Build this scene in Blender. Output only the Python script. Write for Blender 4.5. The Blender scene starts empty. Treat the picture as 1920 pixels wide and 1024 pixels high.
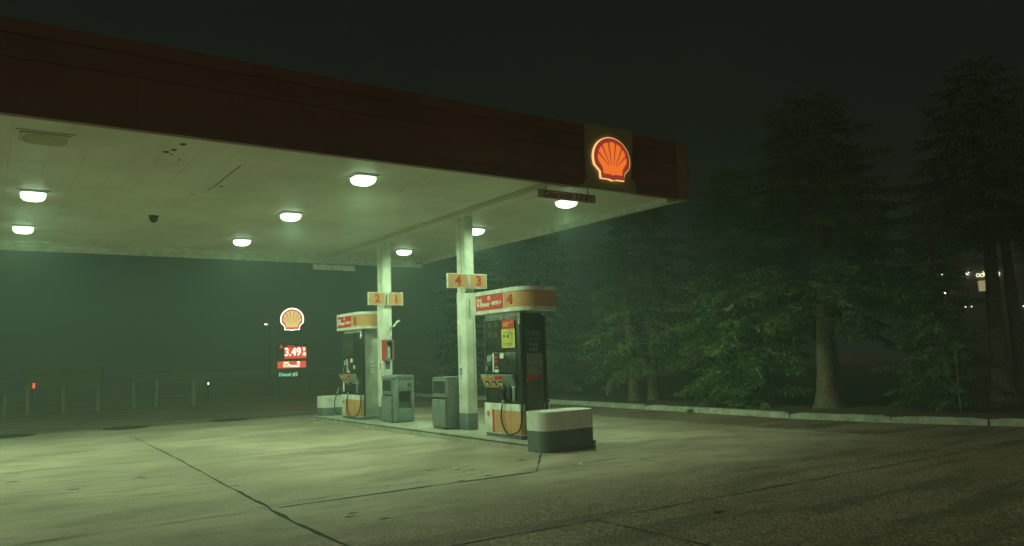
import bpy, bmesh, math, random
import numpy as np
from mathutils import Vector, Matrix
random.seed(7)
PI = math.pi
sc = bpy.context.scene
C = sc.collection

# ------------------------------------------------------------------ materials
def nn(nt, t, **kw):
    n = nt.nodes.new(t)
    for k, v in kw.items():
        if k.startswith('i_'):
            key = k[2:]
            n.inputs[int(key) if key.isdigit() else key.replace('_', ' ')].default_value = v
        else:
            setattr(n, k, v)
    return n

def math_node(nt, op, a, b=None, c=None, clamp=False):
    n = nt.nodes.new('ShaderNodeMath'); n.operation = op; n.use_clamp = clamp
    for i, v in enumerate((a, b, c)):
        if v is None: continue
        if isinstance(v, (int, float)): n.inputs[i].default_value = v
        else: nt.links.new(v, n.inputs[i])
    return n.outputs[0]

def smooth(nt, v, a, b):
    n = nt.nodes.new('ShaderNodeMapRange'); n.interpolation_type = 'SMOOTHSTEP'
    nt.links.new(v, n.inputs[0]); n.inputs[1].default_value = a; n.inputs[2].default_value = b
    return n.outputs[0]

def mixc(nt, f, a, b, mode='MIX'):
    n = nt.nodes.new('ShaderNodeMix'); n.data_type = 'RGBA'; n.blend_type = mode
    for i, v in ((0, f), (6, a), (7, b)):
        if isinstance(v, (int, float)): n.inputs[i].default_value = v
        elif isinstance(v, tuple): n.inputs[i].default_value = (*v, 1) if len(v) == 3 else v
        else: nt.links.new(v, n.inputs[i])
    return n.outputs[2]

def noise(nt, vec, scale, detail=4, rough=.55):
    n = nn(nt, 'ShaderNodeTexNoise'); n.inputs['Scale'].default_value = scale
    n.inputs['Detail'].default_value = detail; n.inputs['Roughness'].default_value = rough
    nt.links.new(vec, n.inputs['Vector']); return n.outputs['Fac']

def new_mat(name):
    m = bpy.data.materials.new(name); m.use_nodes = True
    nt = m.node_tree; b = nt.nodes['Principled BSDF']
    return m, nt, b

def mat(name, col, rough=.55, metal=0., var=.18, scale=6., bump=0., bscale=60., dirt=None, dirt_amt=.5):
    m, nt, b = new_mat(name)
    pos = nn(nt, 'ShaderNodeNewGeometry').outputs['Position']
    f = noise(nt, pos, scale)
    lo = tuple(c * (1 - var) for c in col); hi = tuple(min(1, c * (1 + var)) for c in col)
    c = mixc(nt, smooth(nt, f, .3, .7), lo, hi)
    if dirt:
        g = noise(nt, pos, scale * 2.3, 6, .7)
        k = math_node(nt, 'MULTIPLY', smooth(nt, g, .52, .72), dirt_amt)
        c = mixc(nt, k, c, dirt)
    nt.links.new(c, b.inputs['Base Color'])
    r = math_node(nt, 'ADD', math_node(nt, 'MULTIPLY', f, .25), rough - .12, clamp=True)
    nt.links.new(r, b.inputs['Roughness']); b.inputs['Metallic'].default_value = metal
    if bump:
        bn = nn(nt, 'ShaderNodeBump'); bn.inputs['Strength'].default_value = bump; bn.inputs['Distance'].default_value = .01
        nt.links.new(noise(nt, pos, bscale, 5), bn.inputs['Height']); nt.links.new(bn.outputs[0], b.inputs['Normal'])
    return m

def emit(name, col, strength, base=(.5, .5, .5)):
    m, nt, b = new_mat(name)
    b.inputs['Base Color'].default_value = (*base, 1)
    b.inputs['Emission Color'].default_value = (*col, 1); b.inputs['Emission Strength'].default_value = strength
    b.inputs['Roughness'].default_value = .4
    return m

M = {}
M['white'] = mat('white_paint', (.74, .74, .70), .5, dirt=(.30, .26, .18), dirt_amt=.35)
M['post_white'] = mat('post_white', (.76, .76, .70), .5, scale=3, dirt=(.42, .30, .16), dirt_amt=.3)
def scuffed(name, col, scuff, k=.6):
    m, nt, b = new_mat(name); pos = nn(nt, 'ShaderNodeNewGeometry').outputs['Position']
    mp = nn(nt, 'ShaderNodeMapping'); mp.inputs['Scale'].default_value = (2., 2., 9.); nt.links.new(pos, mp.inputs[0])
    f = noise(nt, pos, 4, 5); g2 = noise(nt, mp.outputs[0], 2.4, 7, .72); h = noise(nt, pos, 28, 4, .7)
    c = mixc(nt, smooth(nt, f, .3, .7), tuple(x * .86 for x in col), col)
    c = mixc(nt, math_node(nt, 'MULTIPLY', smooth(nt, g2, .56, .70), k), c, scuff)
    c = mixc(nt, math_node(nt, 'MULTIPLY', smooth(nt, h, .66, .72), k), c, scuff)
    nt.links.new(c, b.inputs['Base Color']); b.inputs['Roughness'].default_value = .6
    bn = nn(nt, 'ShaderNodeBump'); bn.inputs['Strength'].default_value = .35; bn.inputs['Distance'].default_value = .01
    nt.links.new(f, bn.inputs['Height']); nt.links.new(bn.outputs[0], b.inputs['Normal']); return m
M['barrier_white'] = scuffed('barrier_white', (.78, .77, .72), (.26, .21, .16), .75)
M['barrier_grey'] = scuffed('barrier_grey', (.15, .165, .17), (.05, .045, .04), .6)
M['band_grey'] = mat('band_grey', (.16, .18, .19), .6, dirt=(.05, .05, .05), dirt_amt=.4)
def fascia(name, col):
    m, nt, b = new_mat(name); pos = nn(nt, 'ShaderNodeNewGeometry').outputs['Position']
    sp = nn(nt, 'ShaderNodeSeparateXYZ'); nt.links.new(pos, sp.inputs[0])
    mp = nn(nt, 'ShaderNodeMapping'); mp.inputs['Scale'].default_value = (6., 6., .5); nt.links.new(pos, mp.inputs[0])
    st = noise(nt, mp.outputs[0], 1.3, 5, .65); n1 = noise(nt, pos, .6, 4)
    c = mixc(nt, smooth(nt, n1, .3, .7), tuple(x * .8 for x in col), tuple(x * 1.12 for x in col))
    c = mixc(nt, math_node(nt, 'MULTIPLY', smooth(nt, st, .52, .72), .45), c, (.12, .055, .035))
    fr_ = math_node(nt, 'FRACT', math_node(nt, 'DIVIDE', math_node(nt, 'ADD', sp.outputs[0], 1.1), 2.44))
    c = mixc(nt, math_node(nt, 'MULTIPLY', math_node(nt, 'LESS_THAN', fr_, .005), .3), c, (.03, .012, .01))
    nt.links.new(c, b.inputs['Base Color']); b.inputs['Roughness'].default_value = .5
    bn = nn(nt, 'ShaderNodeBump'); bn.inputs['Strength'].default_value = .25; bn.inputs['Distance'].default_value = .02
    nt.links.new(n1, bn.inputs['Height']); nt.links.new(bn.outputs[0], b.inputs['Normal']); return m
M['fascia_red'] = fascia('fascia_red', (.21, .052, .034))
M['fascia_red_deep'] = fascia('fascia_red_deep', (.18, .046, .031))
M['fascia_cream'] = mat('fascia_cream', (.30, .25, .12), .5, var=.08)
M['trim'] = mat('trim_metal', (.55, .54, .46), .5)
M['trim_brown'] = mat('corner_trim', (.25, .14, .075), .5)
M['concrete_kerb'] = mat('kerb_concrete', (.44, .46, .39), .85, scale=5, var=.22, bump=.5, bscale=40, dirt=(.10, .09, .07), dirt_amt=.6)
M['island'] = mat('island_concrete', (.42, .40, .34), .85, scale=3, var=.2, bump=.4, bscale=50, dirt=(.16, .13, .10), dirt_amt=.5)
M['bin'] = mat('bin_plastic', (.20, .225, .22), .55, var=.12, scale=8, dirt=(.06, .07, .06), dirt_amt=.5)
M['bin_dark'] = mat('bin_dark', (.025, .03, .03), .7)
M['black'] = mat('black_plastic', (.016, .018, .018), .4, scale=12)
M['dark_panel'] = mat('dark_panel', (.035, .038, .034), .3, scale=9)
M['glass'] = mat('display_glass', (.05, .055, .04), .12, scale=3, var=.3)
M['steel'] = mat('brushed_steel', (.46, .46, .42), .42, metal=.3, scale=4, var=.2)
M['brown_film'] = mat('brown_film', (.12, .10, .08), .35, scale=5)
M['ad_dark'] = mat('ad_dark', (.045, .04, .035), .35, scale=5)
M['yellow'] = mat('yellow_panel', (.66, .34, .16), .5, var=.06)
M['sign_yellow'] = mat('sign_yellow', (.64, .31, .13), .5, var=.06)
M['red'] = mat('red_panel', (.68, .03, .012), .45, var=.08)
M['red_num'] = mat('red_number', (.55, .022, .008), .5, var=.05)
M['orange_soft'] = mat('emblem_orange', (.65, .25, .08), .5)
M['lettering_white'] = mat('lettering_white', (.88, .86, .78), .5, var=.04)
M['grey_letter'] = mat('grey_letter', (.22, .21, .19), .5)
M['ink'] = mat('ink', (.05, .05, .05), .6)
M['poster_yellow'] = mat('poster_yellow', (.68, .58, .13), .5)
M['poster_grey'] = mat('poster_grey', (.24, .23, .20), .5)
M['blue'] = mat('blue_sticker', (.04, .10, .35), .5)
M['pale_blue'] = mat('pale_blue', (.25, .36, .50), .5)
M['rubber'] = mat('hose_rubber', (.018, .018, .018), .45)
M['chrome'] = mat('hose_metal', (.6, .6, .56), .3, metal=.8)
M['rust'] = mat('rust_patch', (.045, .035, .022), .9)
M['ext_white'] = mat('extinguisher_white', (.6, .6, .55), .4)
M['iron'] = mat('cast_iron', (.03, .03, .028), .75, bump=.4, bscale=80)
M['soil'] = mat('soil_mulch', (.10, .07, .045), .95, scale=7, var=.4, bump=1., bscale=35, dirt=(.03, .022, .015), dirt_amt=.7)
M['bark'] = mat('bark', (.17, .13, .09), .9, scale=14, var=.4, bump=1., bscale=28, dirt=(.06, .045, .03), dirt_amt=.6)
M['paper'] = mat('paper', (.7, .68, .6), .7)
M['wood'] = mat('twig_wood', (.42, .33, .2), .8)
M['board'] = mat('weathered_board', (.11, .07, .045), .8)
M['pale_post'] = mat('pale_post', (.22, .22, .18), .7)
M['far_wall'] = mat('far_wall', (.16, .13, .09), .8)
M['joint'] = mat('joint_tar', (.028, .024, .02), .9, scale=30)

def needle_mat(name, a, b2):
    m, nt, b = new_mat(name)
    oi = nn(nt, 'ShaderNodeNewGeometry')
    f = noise(nt, oi.outputs['Position'], 1.7, 3)
    g = noise(nt, oi.outputs['Position'], 11, 2)
    k = math_node(nt, 'ADD', math_node(nt, 'MULTIPLY', f, .6), math_node(nt, 'MULTIPLY', g, .5))
    nt.links.new(mixc(nt, smooth(nt, k, .35, .75), a, b2), b.inputs['Base Color'])
    b.inputs['Roughness'].default_value = .6
    b.inputs['Specular IOR Level'].default_value = .3
    return m
M['needles'] = needle_mat('spruce_needles', (.055, .095, .035), (.17, .23, .085))

M['needles_lamplit'] = needle_mat('lamplit_spruce_needles', (.07, .13, .04), (.19, .28, .09))  # same spruce needles in lighter greens, standing in for lamplight on the crown

# lit things
M['lens_on'] = emit('lamp_lens_lit', (.66, 1., .70), 3.2)
M['lens_off'] = mat('lamp_lens_unlit', (.34, .36, .22), .5, var=.04)
M['em_orange'] = emit('emblem_orange_lit', (1., .18, .015), .92)
M['em_red'] = emit('emblem_red_lit', (.32, .012, .006), .85)
M['em_rim'] = emit('emblem_rim_lit', (1., .60, .22), 1.15)
M['em_rib'] = emit('emblem_rib_lit', (.34, .02, .008), .8)
M['py_face'] = emit('pylon_yellow_lit', (.98, .74, .24), .95)
M['py_red'] = emit('pylon_red_lit', (.80, .04, .01), .9)
M['py_rim'] = emit('pylon_white_lit', (1., .95, .72), 3.2)
M['py_panel'] = emit('pylon_panel_red_lit', (.9, .012, .006), .95)
M['py_digit'] = emit('pylon_digit_lit', (1., .93, .66), 2.4)
M['py_green'] = emit('pylon_green_lit', (.30, .72, .45), 1.1)
M['py_ledred'] = emit('pylon_led_red', (.9, .03, .015), 1.0)
M['far_white'] = emit('far_lamp_white', (1., .95, .78), 4.5)
M['far_red'] = emit('far_lamp_red', (1., .07, .03), 1.3)
M['far_sign'] = emit('far_sign_lit', (1., .95, .66), 1.8)
M['far_lit'] = emit('far_wall_lit', (.9, .72, .38), .5, (.5, .42, .28))  # no lamp: light falling on the far wall, given as emission

# ---- paving: concrete under the canopy wearing into dark asphalt
def ground_mat():
    m, nt, b = new_mat('paving')
    pos = nn(nt, 'ShaderNodeNewGeometry').outputs['Position']
    sp = nn(nt, 'ShaderNodeSeparateXYZ'); nt.links.new(pos, sp.inputs[0])
    x, y = sp.outputs[0], sp.outputs[1]
    mp = nn(nt, 'ShaderNodeMapping'); mp.inputs['Scale'].default_value = (.35, 1.0, 1); nt.links.new(pos, mp.inputs[0])
    n1 = noise(nt, pos, .55, 5); n2 = noise(nt, pos, 2.2, 6, .65); n3 = noise(nt, pos, 9, 6, .7)
    streak = noise(nt, mp.outputs[0], 1.6, 6, .65)
    fine = noise(nt, pos, 75, 3, .7); mid = noise(nt, pos, 32, 4, .7)
    wob = math_node(nt, 'MULTIPLY', math_node(nt, 'SUBTRACT', n2, .5), 1.6)
    wob = math_node(nt, 'ADD', wob, math_node(nt, 'MULTIPLY', math_node(nt, 'SUBTRACT', n3, .5), .8))
    ex = smooth(nt, math_node(nt, 'ADD', math_node(nt, 'SUBTRACT', 11.9, x), math_node(nt, 'MULTIPLY', wob, .25)), -.1, .12)
    # the near edge wanders: concrete is worn through to aggregate towards the camera
    ny = math_node(nt, 'ADD', math_node(nt, 'SUBTRACT', y, 6.75), math_node(nt, 'MULTIPLY', wob, 1.2))
    ny = math_node(nt, 'SUBTRACT', ny, math_node(nt, 'MULTIPLY', math_node(nt, 'SUBTRACT', x, 5.), .06))
    ey = smooth(nt, ny, -1.3, .8)
    by = smooth(nt, math_node(nt, 'ADD', math_node(nt, 'SUBTRACT', 21.1, y), math_node(nt, 'MULTIPLY', wob, .5)), -.3, .5)
    mask = math_node(nt, 'MULTIPLY', math_node(nt, 'MULTIPLY', ex, ey), by)
    # concrete
    cc = mixc(nt, smooth(nt, n1, .35, .65), (.36, .295, .245), (.61, .505, .415))
    cc = mixc(nt, math_node(nt, 'MULTIPLY', smooth(nt, streak, .49, .66), .7), cc, (.20, .165, .135))
    stk = nn(nt, 'ShaderNodeMapping'); stk.inputs['Scale'].default_value = (.5, 2.6, 1); stk.inputs['Rotation'].default_value = (0, 0, .35); nt.links.new(pos, stk.inputs[0])
    s2 = noise(nt, stk.outputs[0], 2.1, 7, .7)
    cc = mixc(nt, math_node(nt, 'MULTIPLY', smooth(nt, s2, .53, .64), .6), cc, (.15, .12, .098))
    cc = mixc(nt, math_node(nt, 'MULTIPLY', smooth(nt, s2, .42, .34), .4), cc, (.60, .50, .40))
    cc = mixc(nt, math_node(nt, 'MULTIPLY', smooth(nt, n2, .58, .74), .6), cc, (.22, .18, .145))
    cc = mixc(nt, math_node(nt, 'MULTIPLY', smooth(nt, n3, .60, .72), .65), cc, (.12, .098, .082))
    cc = mixc(nt, .42, cc, mixc(nt, smooth(nt, mid, .3, .7), (.19, .145, .11), (.52, .4, .31)))
    # asphalt with light and dark stones
    vor = nn(nt, 'ShaderNodeTexVoronoi'); vor.inputs['Scale'].default_value = 42; nt.links.new(pos, vor.inputs['Vector'])
    stone = nn(nt, 'ShaderNodeSeparateColor'); nt.links.new(vor.outputs['Color'], stone.inputs[0])
    sv = stone.outputs[0]
    ac = mixc(nt, smooth(nt, n1, .3, .7), (.30, .21, .155), (.42, .30, .225))
    ac = mixc(nt, smooth(nt, sv, .25, .75), mixc(nt, .55, ac, (.035, .026, .02)), ac)
    ac = mixc(nt, math_node(nt, 'MULTIPLY', smooth(nt, sv, .93, .97), .75), ac, (.48, .38, .30))
    ac = mixc(nt, math_node(nt, 'MULTIPLY', smooth(nt, n2, .55, .72), .55), ac, (.06, .045, .035))
    ac = mixc(nt, math_node(nt, 'MULTIPLY', smooth(nt, streak, .5, .7), .35), ac, (.24, .17, .125))
    big = noise(nt, stk.outputs[0], .8, 5, .6)
    ac = mixc(nt, math_node(nt, 'MULTIPLY', smooth(nt, big, .48, .62), .6), ac, (.10, .07, .052))
    ac = mixc(nt, math_node(nt, 'MULTIPLY', smooth(nt, big, .42, .30), .5), ac, (.30, .22, .165))
    nt.links.new(mixc(nt, mask, ac, cc), b.inputs['Base Color'])
    rr = math_node(nt, 'ADD', math_node(nt, 'MULTIPLY', n2, .3), .62)
    nt.links.new(rr, b.inputs['Roughness'])
    b.inputs['Specular IOR Level'].default_value = .35
    hs = math_node(nt, 'MULTIPLY', vor.outputs['Distance'], math_node(nt, 'SUBTRACT', 1.0, math_node(nt, 'MULTIPLY', mask, .8)))
    h = math_node(nt, 'ADD', math_node(nt, 'MULTIPLY', hs, -.9), math_node(nt, 'MULTIPLY', fine, .5))
    h = math_node(nt, 'ADD', h, math_node(nt, 'MULTIPLY', n3, 1.2))
    bn = nn(nt, 'ShaderNodeBump'); bn.inputs['Strength'].default_value = .55; bn.inputs['Distance'].default_value = .02
    nt.links.new(h, bn.inputs['Height']); nt.links.new(bn.outputs[0], b.inputs['Normal'])
    return m
M['paving'] = ground_mat()

def deck_mat():
    m, nt, b = new_mat('deck_panels')
    pos = nn(nt, 'ShaderNodeNewGeometry').outputs['Position']
    sp = nn(nt, 'ShaderNodeSeparateXYZ'); nt.links.new(pos, sp.inputs[0])
    x, y = sp.outputs[0], sp.outputs[1]
    n1 = noise(nt, pos, .7, 5); n2 = noise(nt, pos, 7, 6, .7)
    c = mixc(nt, smooth(nt, n1, .3, .7), (.53, .51, .42), (.64, .62, .53))
    c = mixc(nt, math_node(nt, 'MULTIPLY', smooth(nt, n2, .6, .74), .18), c, (.36, .32, .2))
    dm = nn(nt, 'ShaderNodeMapping'); dm.inputs['Scale'].default_value = (2.4, .35, 1); nt.links.new(pos, dm.inputs[0])
    n4 = noise(nt, dm.outputs[0], 1.2, 6, .7)
    c = mixc(nt, math_node(nt, 'MULTIPLY', smooth(nt, n4, .5, .7), .3), c, (.40, .36, .26))
    fr = math_node(nt, 'FRACT', math_node(nt, 'DIVIDE', x, .41))
    seam = math_node(nt, 'LESS_THAN', math_node(nt, 'ABSOLUTE', math_node(nt, 'SUBTRACT', fr, .5)), .02)
    c = mixc(nt, math_node(nt, 'MULTIPLY', seam, .2), c, (.3, .28, .2))
    # flaking paint along the front edge
    edge = smooth(nt, y, 10.0, 9.3)
    fl = math_node(nt, 'MULTIPLY', edge, smooth(nt, noise(nt, pos, 13, 5, .7), .60, .66))
    c = mixc(nt, math_node(nt, 'MULTIPLY', fl, .85), c, (.05, .04, .025))
    nt.links.new(c, b.inputs['Base Color']); b.inputs['Roughness'].default_value = .5
    bn = nn(nt, 'ShaderNodeBump'); bn.inputs['Strength'].default_value = .3; bn.inputs['Distance'].default_value = .01
    nt.links.new(math_node(nt, 'MULTIPLY', seam, -1.), bn.inputs['Height']); nt.links.new(bn.outputs[0], b.inputs['Normal'])
    return m
M['deck'] = deck_mat()
M['deck_paint'] = mat('deck_paint', (.58, .56, .47), .5, var=.08)

# ------------------------------------------------------------------ mesh builder
def rrect(x0, x1, y0, y1, r, seg=8):
    """counter-clockwise rounded rectangle; r = one radius or (x0y0, x1y0, x1y1, x0y1)"""
    if not isinstance(r, tuple): r = (r,) * 4
    pts = []
    for (cx, cy, a0, rr) in ((x0 + r[0], y0 + r[0], PI, r[0]), (x1 - r[1], y0 + r[1], 1.5 * PI, r[1]),
                             (x1 - r[2], y1 - r[2], 0, r[2]), (x0 + r[3], y1 - r[3], .5 * PI, r[3])):
        if rr < 1e-4: pts.append((cx, cy)); continue
        for i in range(seg + 1):
            a = a0 + .5 * PI * i / seg
            pts.append((cx + rr * math.cos(a), cy + rr * math.sin(a)))
    return pts

class MB:
    def __init__(self): self.bm = bmesh.new()
    def box(self, x0, x1, y0, y1, z0, z1, m=0, bev=0., seg=2):
        bm = self.bm
        vs = [bm.verts.new((x, y, z)) for x in (x0, x1) for y in (y0, y1) for z in (z0, z1)]
        fs = [bm.faces.new([vs[i] for i in q]) for q in ((0, 1, 3, 2), (4, 6, 7, 5), (0, 4, 5, 1), (2, 3, 7, 6), (0, 2, 6, 4), (1, 5, 7, 3))]
        for f in fs: f.material_index = m
        if bev:
            es = list({e for f in fs for e in f.edges})
            r = bmesh.ops.bevel(bm, geom=es, offset=bev, segments=seg, affect='EDGES', profile=.5, clamp_overlap=True)
            for f in r['faces']: f.material_index = m
        return self
    def prism(self, pts, z0, z1, m=0, T=None, mside=None, bev=0.):
        """polygon in local xy extruded along local z, then transformed by T"""
        bm = self.bm; T = T or Matrix()
        n = len(pts)
        lo = [bm.verts.new(T @ Vector((p[0], p[1], z0))) for p in pts]
        hi = [bm.verts.new(T @ Vector((p[0], p[1], z1))) for p in pts]
        a = bm.faces.new(list(reversed(lo))); b = bm.faces.new(hi); a.material_index = b.material_index = m
        for i in range(n):
            f = bm.faces.new((lo[i], lo[(i + 1) % n], hi[(i + 1) % n], hi[i])); f.material_index = m if mside is None else mside
            f.smooth = n > 12
        if bev:
            r = bmesh.ops.bevel(bm, geom=list(b.edges), offset=bev, segments=3, affect='EDGES', profile=.5, clamp_overlap=True)
            for f in r['faces']: f.material_index = m
        return self
    def face(self, pts, m=0, T=None):
        T = T or Matrix()
        f = self.bm.faces.new([self.bm.verts.new(T @ Vector(p)) for p in pts]); f.material_index = m; return self
    def tube(self, pts, r, seg=8, m=0):
        bm = self.bm; pts = [Vector(p) for p in pts]; rs = r if isinstance(r, (list, tuple)) else [r] * len(pts)
        rings = []; ref = None
        for i, p in enumerate(pts):
            d = (pts[min(i + 1, len(pts) - 1)] - pts[max(i - 1, 0)]).normalized()
            if ref is None: ref = Vector((1, 0, 0)) if abs(d.x) < .8 else Vector((0, 1, 0))
            u = (ref - d * ref.dot(d)).normalized(); v = d.cross(u); ref = u
            rings.append([bm.verts.new(p + (u * math.cos(2 * PI * k / seg) + v * math.sin(2 * PI * k / seg)) * rs[i]) for k in range(seg)])
        for a, b in zip(rings, rings[1:]):
            for k in range(seg):
                f = bm.faces.new((a[k], a[(k + 1) % seg], b[(k + 1) % seg], b[k])); f.material_index = m; f.smooth = True
        f = bm.faces.new(list(reversed(rings[0]))); f.material_index = m
        f = bm.faces.new(rings[-1]); f.material_index = m
        return self
    def lathe(self, prof, c=(0, 0, 0), seg=20, m=0, T=None):
        bm = self.bm; T = T or Matrix.Translation(c)
        rings = [[bm.verts.new(T @ Vector((r * math.cos(2 * PI * k / seg), r * math.sin(2 * PI * k / seg), z))) for k in range(seg)] for r, z in prof]
        for a, b in zip(rings, rings[1:]):
            for k in range(seg):
                f = bm.faces.new((a[k], a[(k + 1) % seg], b[(k + 1) % seg], b[k])); f.material_index = m; f.smooth = True
        f = bm.faces.new(list(reversed(rings[0]))); f.material_index = m
        f = bm.faces.new(rings[-1]); f.material_index = m
        return self
    def build(self, name, mats, parent=None, loc=None, rot=None):
        if not isinstance(mats, (list, tuple)): mats = [mats]
        bmesh.ops.recalc_face_normals(self.bm, faces=self.bm.faces)
        me = bpy.data.meshes.new(name); self.bm.to_mesh(me); self.bm.free()
        me.set_sharp_from_angle(angle=math.radians(32))
        for k in mats: me.materials.append(M[k])
        o = bpy.data.objects.new(name, me); C.objects.link(o)
        if parent: o.parent = parent
        if loc: o.location = loc
        if rot is not None: o.rotation_euler = (0, 0, rot)
        return o

def FX(x, y, z):   # drawing plane facing -X: right is -Y, up is Z
    return Matrix(((0, 0, -1, x), (-1, 0, 0, y), (0, 1, 0, z), (0, 0, 0, 1)))
def FY(x, y, z):   # drawing plane facing -Y: right is +X, up is Z
    return Matrix(((1, 0, 0, x), (0, 0, -1, y), (0, 1, 0, z), (0, 0, 0, 1)))

def text(name, s, size, m, parent, T, bold=.0, shear=0., sx=1., align='CENTER', ext=.003, width=None):
    cu = bpy.data.curves.new(name, 'FONT'); cu.body = s; cu.size = size; cu.offset = bold * size; cu.shear = shear
    cu.align_x = align; cu.align_y = 'CENTER'; cu.extrude = ext; cu.resolution_u = 3
    t = bpy.data.objects.new(name, cu); C.objects.link(t)
    bpy.context.view_layer.update()
    me = bpy.data.meshes.new_from_object(t.evaluated_get(bpy.context.evaluated_depsgraph_get()))
    bpy.data.objects.remove(t)
    if width:
        xs = [v.co.x for v in me.vertices]; sx = width / (max(xs) - min(xs))
    me.transform(T @ Matrix.Scale(sx, 4, (1, 0, 0))); me.materials.clear(); me.materials.append(M[m])
    o = bpy.data.objects.new(name, me); C.objects.link(o); o.parent = parent
    return o

def tag(o, label=None, cat=None, group=None, kind=None):
    if label: o['label'] = label
    if cat: o['category'] = cat
    if group: o['group'] = group
    if kind: o['kind'] = kind
    return o
def empty(name, loc, rz=0., label=None, cat=None, group=None):
    o = bpy.data.objects.new(name, None); C.objects.link(o); o.location = loc; o.rotation_euler = (0, 0, rz)
    o.empty_display_size = .2
    return tag(o, label, cat, group)
def copy_tree(o, parent=None):
    c = o.copy(); C.objects.link(c)
    if parent: c.parent = parent
    for ch in o.children: copy_tree(ch, c)
    return c

# ------------------------------------------------------------------ camera (phone main lens, at eye level, leaning a little)
cd = bpy.data.cameras.new('Camera'); cam = bpy.data.objects.new('Camera', cd); C.objects.link(cam); sc.camera = cam
f_px, CX, CY, H = 1436., 960., 512., 1.46
vX = Vector((3045 - CX, -(600 - CY), -f_px)).normalized()
vY = Vector((-37 - CX, -(699 - CY), -f_px)); vY = (vY - vX * vX.dot(vY)).normalized(); vZ = vX.cross(vY)
R = Matrix((vX, vY, vZ))
cam.matrix_world = Matrix.Translation((0, 0, H)) @ R.to_4x4()
cd.sensor_width = 36; cd.lens = 36 * f_px / 1920; cd.clip_start = .05; cd.clip_end = 600

# ------------------------------------------------------------------ ground
g = MB()
g.face([(-110, -50, 0), (150, -50, 0), (150, 170, 0), (-110, 170, 0)])
def joint(pts, w, wob=.02, step=.18, z=.004):
    """a jagged tarred joint or crack as thin faces laid on the paving"""
    P = [Vector((*p, 0)) for p in pts]; line = []
    for a, b in zip(P, P[1:]):
        n = max(2, int((b - a).length / step))
        for i in range(n): line.append(a.lerp(b, i / n))
    line.append(P[-1])
    L, Rr = [], []
    off = 0.
    for i, p in enumerate(line):
        d = (line[min(i + 1, len(line) - 1)] - line[max(i - 1, 0)]).normalized(); nrm = Vector((-d.y, d.x, 0))
        off = off * .8 + random.uniform(-wob, wob)
        ww = w * random.uniform(.35, 1.5) * .5
        L.append(p + nrm * (off + ww)); Rr.append(p + nrm * (off - ww * random.uniform(.6, 1.3)))
    lv = [g.bm.verts.new((p.x, p.y, z)) for p in L]; rv = [g.bm.verts.new((p.x, p.y, z)) for p in Rr]
    for i in range(len(lv) - 1):
        f = g.bm.faces.new((lv[i], rv[i], rv[i + 1], lv[i + 1])); f.material_index = 1
joint([(2.72, 18.6), (2.62, 13), (2.50, 9.4)], .022, .006)
joint([(2.50, 9.4), (2.42, 7.3), (2.41, 5.2), (2.40, 3.0)], .034, .014)
joint([(2.55, 7.95), (4.2, 7.96), (5.76, 7.97)], .03, .008)
joint([(5.76, 7.97), (6.6, 8.08), (7.42, 8.12)], .022, .008)
joint([(6.86, 9.28), (5.85, 8.0)], .022, .006)
joint([(7.42, 8.12), (7.5, 7.85), (7.42, 7.5), (7.35, 7.1)], .016, .012)
joint([(7.6, 9.0), (8.6, 8.3), (9.4, 8.6)], .012, .02)
joint([(1.2, 5.42), (3.32, 5.35), (6.5, 5.26), (10.4, 5.17), (13.2, 5.1)], .020, .004)
joint([(4.55, 3.2), (4.5, 5.33)], .018, .008)
joint([(-4, 7.9), (2.42, 7.93)], .014, .012)
for _ in range(16):
    a = Vector((random.uniform(-1, 10), random.uniform(6.6, 18), 0)); ang = random.gauss(0, .5)
    l = random.uniform(.15, .6)
    joint([(a.x, a.y), (a.x + l * math.cos(ang), a.y + l * math.sin(ang))], random.uniform(.008, .03), .02, .06, .005)
def spot(cx, cy, r, el=1., z=.003, m=1):
    n = 12; ph = random.uniform(0, 6)
    pts = [(cx + r * el * random.uniform(.6, 1.1) * math.cos(2 * PI * k / n), cy + r * random.uniform(.6, 1.1) * math.sin(2 * PI * k / n), z) for k in range(n)]
    g.face(pts, m)
for _ in range(60): spot(random.uniform(-1.5, 12), random.uniform(4.5, 19), abs(random.gauss(0, .014)) + .006, random.uniform(1, 2.2))
for cx, cy in ((4.9, 9.1), (5.3, 8.7), (5.2, 8.15), (4.75, 8.05), (2.9, 7.0), (3.0, 7.15), (6.3, 9.0), (1.0, 11.0), (.4, 12.4), (9.6, 7.4), (8.3, 9.6)):
    spot(cx, cy, random.uniform(.02, .045), 2.4)
o = g.build('ground', ['paving', 'joint']); tag(o, kind='structure')

# soil strip behind the kerb and the kerb itself
kl = [(14.05, 30), (14.06, 24), (14.02, 18.4), (13.82, 13.5), (13.66, 9.9), (13.90, 7.9), (14.47, 5.9), (15.6, 3.6), (18, 1.2)]
def offs(line, d):
    out = []
    for i, p in enumerate(line):
        a = Vector(line[max(i - 1, 0)]); b = Vector(line[min(i + 1, len(line) - 1)]); t = (b - a).normalized()
        out.append((p[0] - t.y * d, p[1] + t.x * d))
    return out
def dense(line, step=.25):
    out = []
    for a, b in zip(line, line[1:]):
        n = max(1, int(math.dist(a, b) / step))
        out += [(a[0] + (b[0] - a[0]) * i / n, a[1] + (b[1] - a[1]) * i / n) for i in range(n)]
    return out + [line[-1]]
kd = dense(kl)
soil = MB(); back = offs(kd, .17)
rows = []
for k in range(26):
    dd = [0, .15, .35, .6, .9, 1.25, 1.6, 2, 2.5, 3, 3.6, 4.3, 5, 6, 7, 8, 10, 12, 15, 18, 22, 26, 30, 40, 50, 60][k]
    rows.append([soil.bm.verts.new((p[0] + dd, p[1], .105 + (0 if k == 0 else random.uniform(-.015, .04)))) for p in back])
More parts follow.
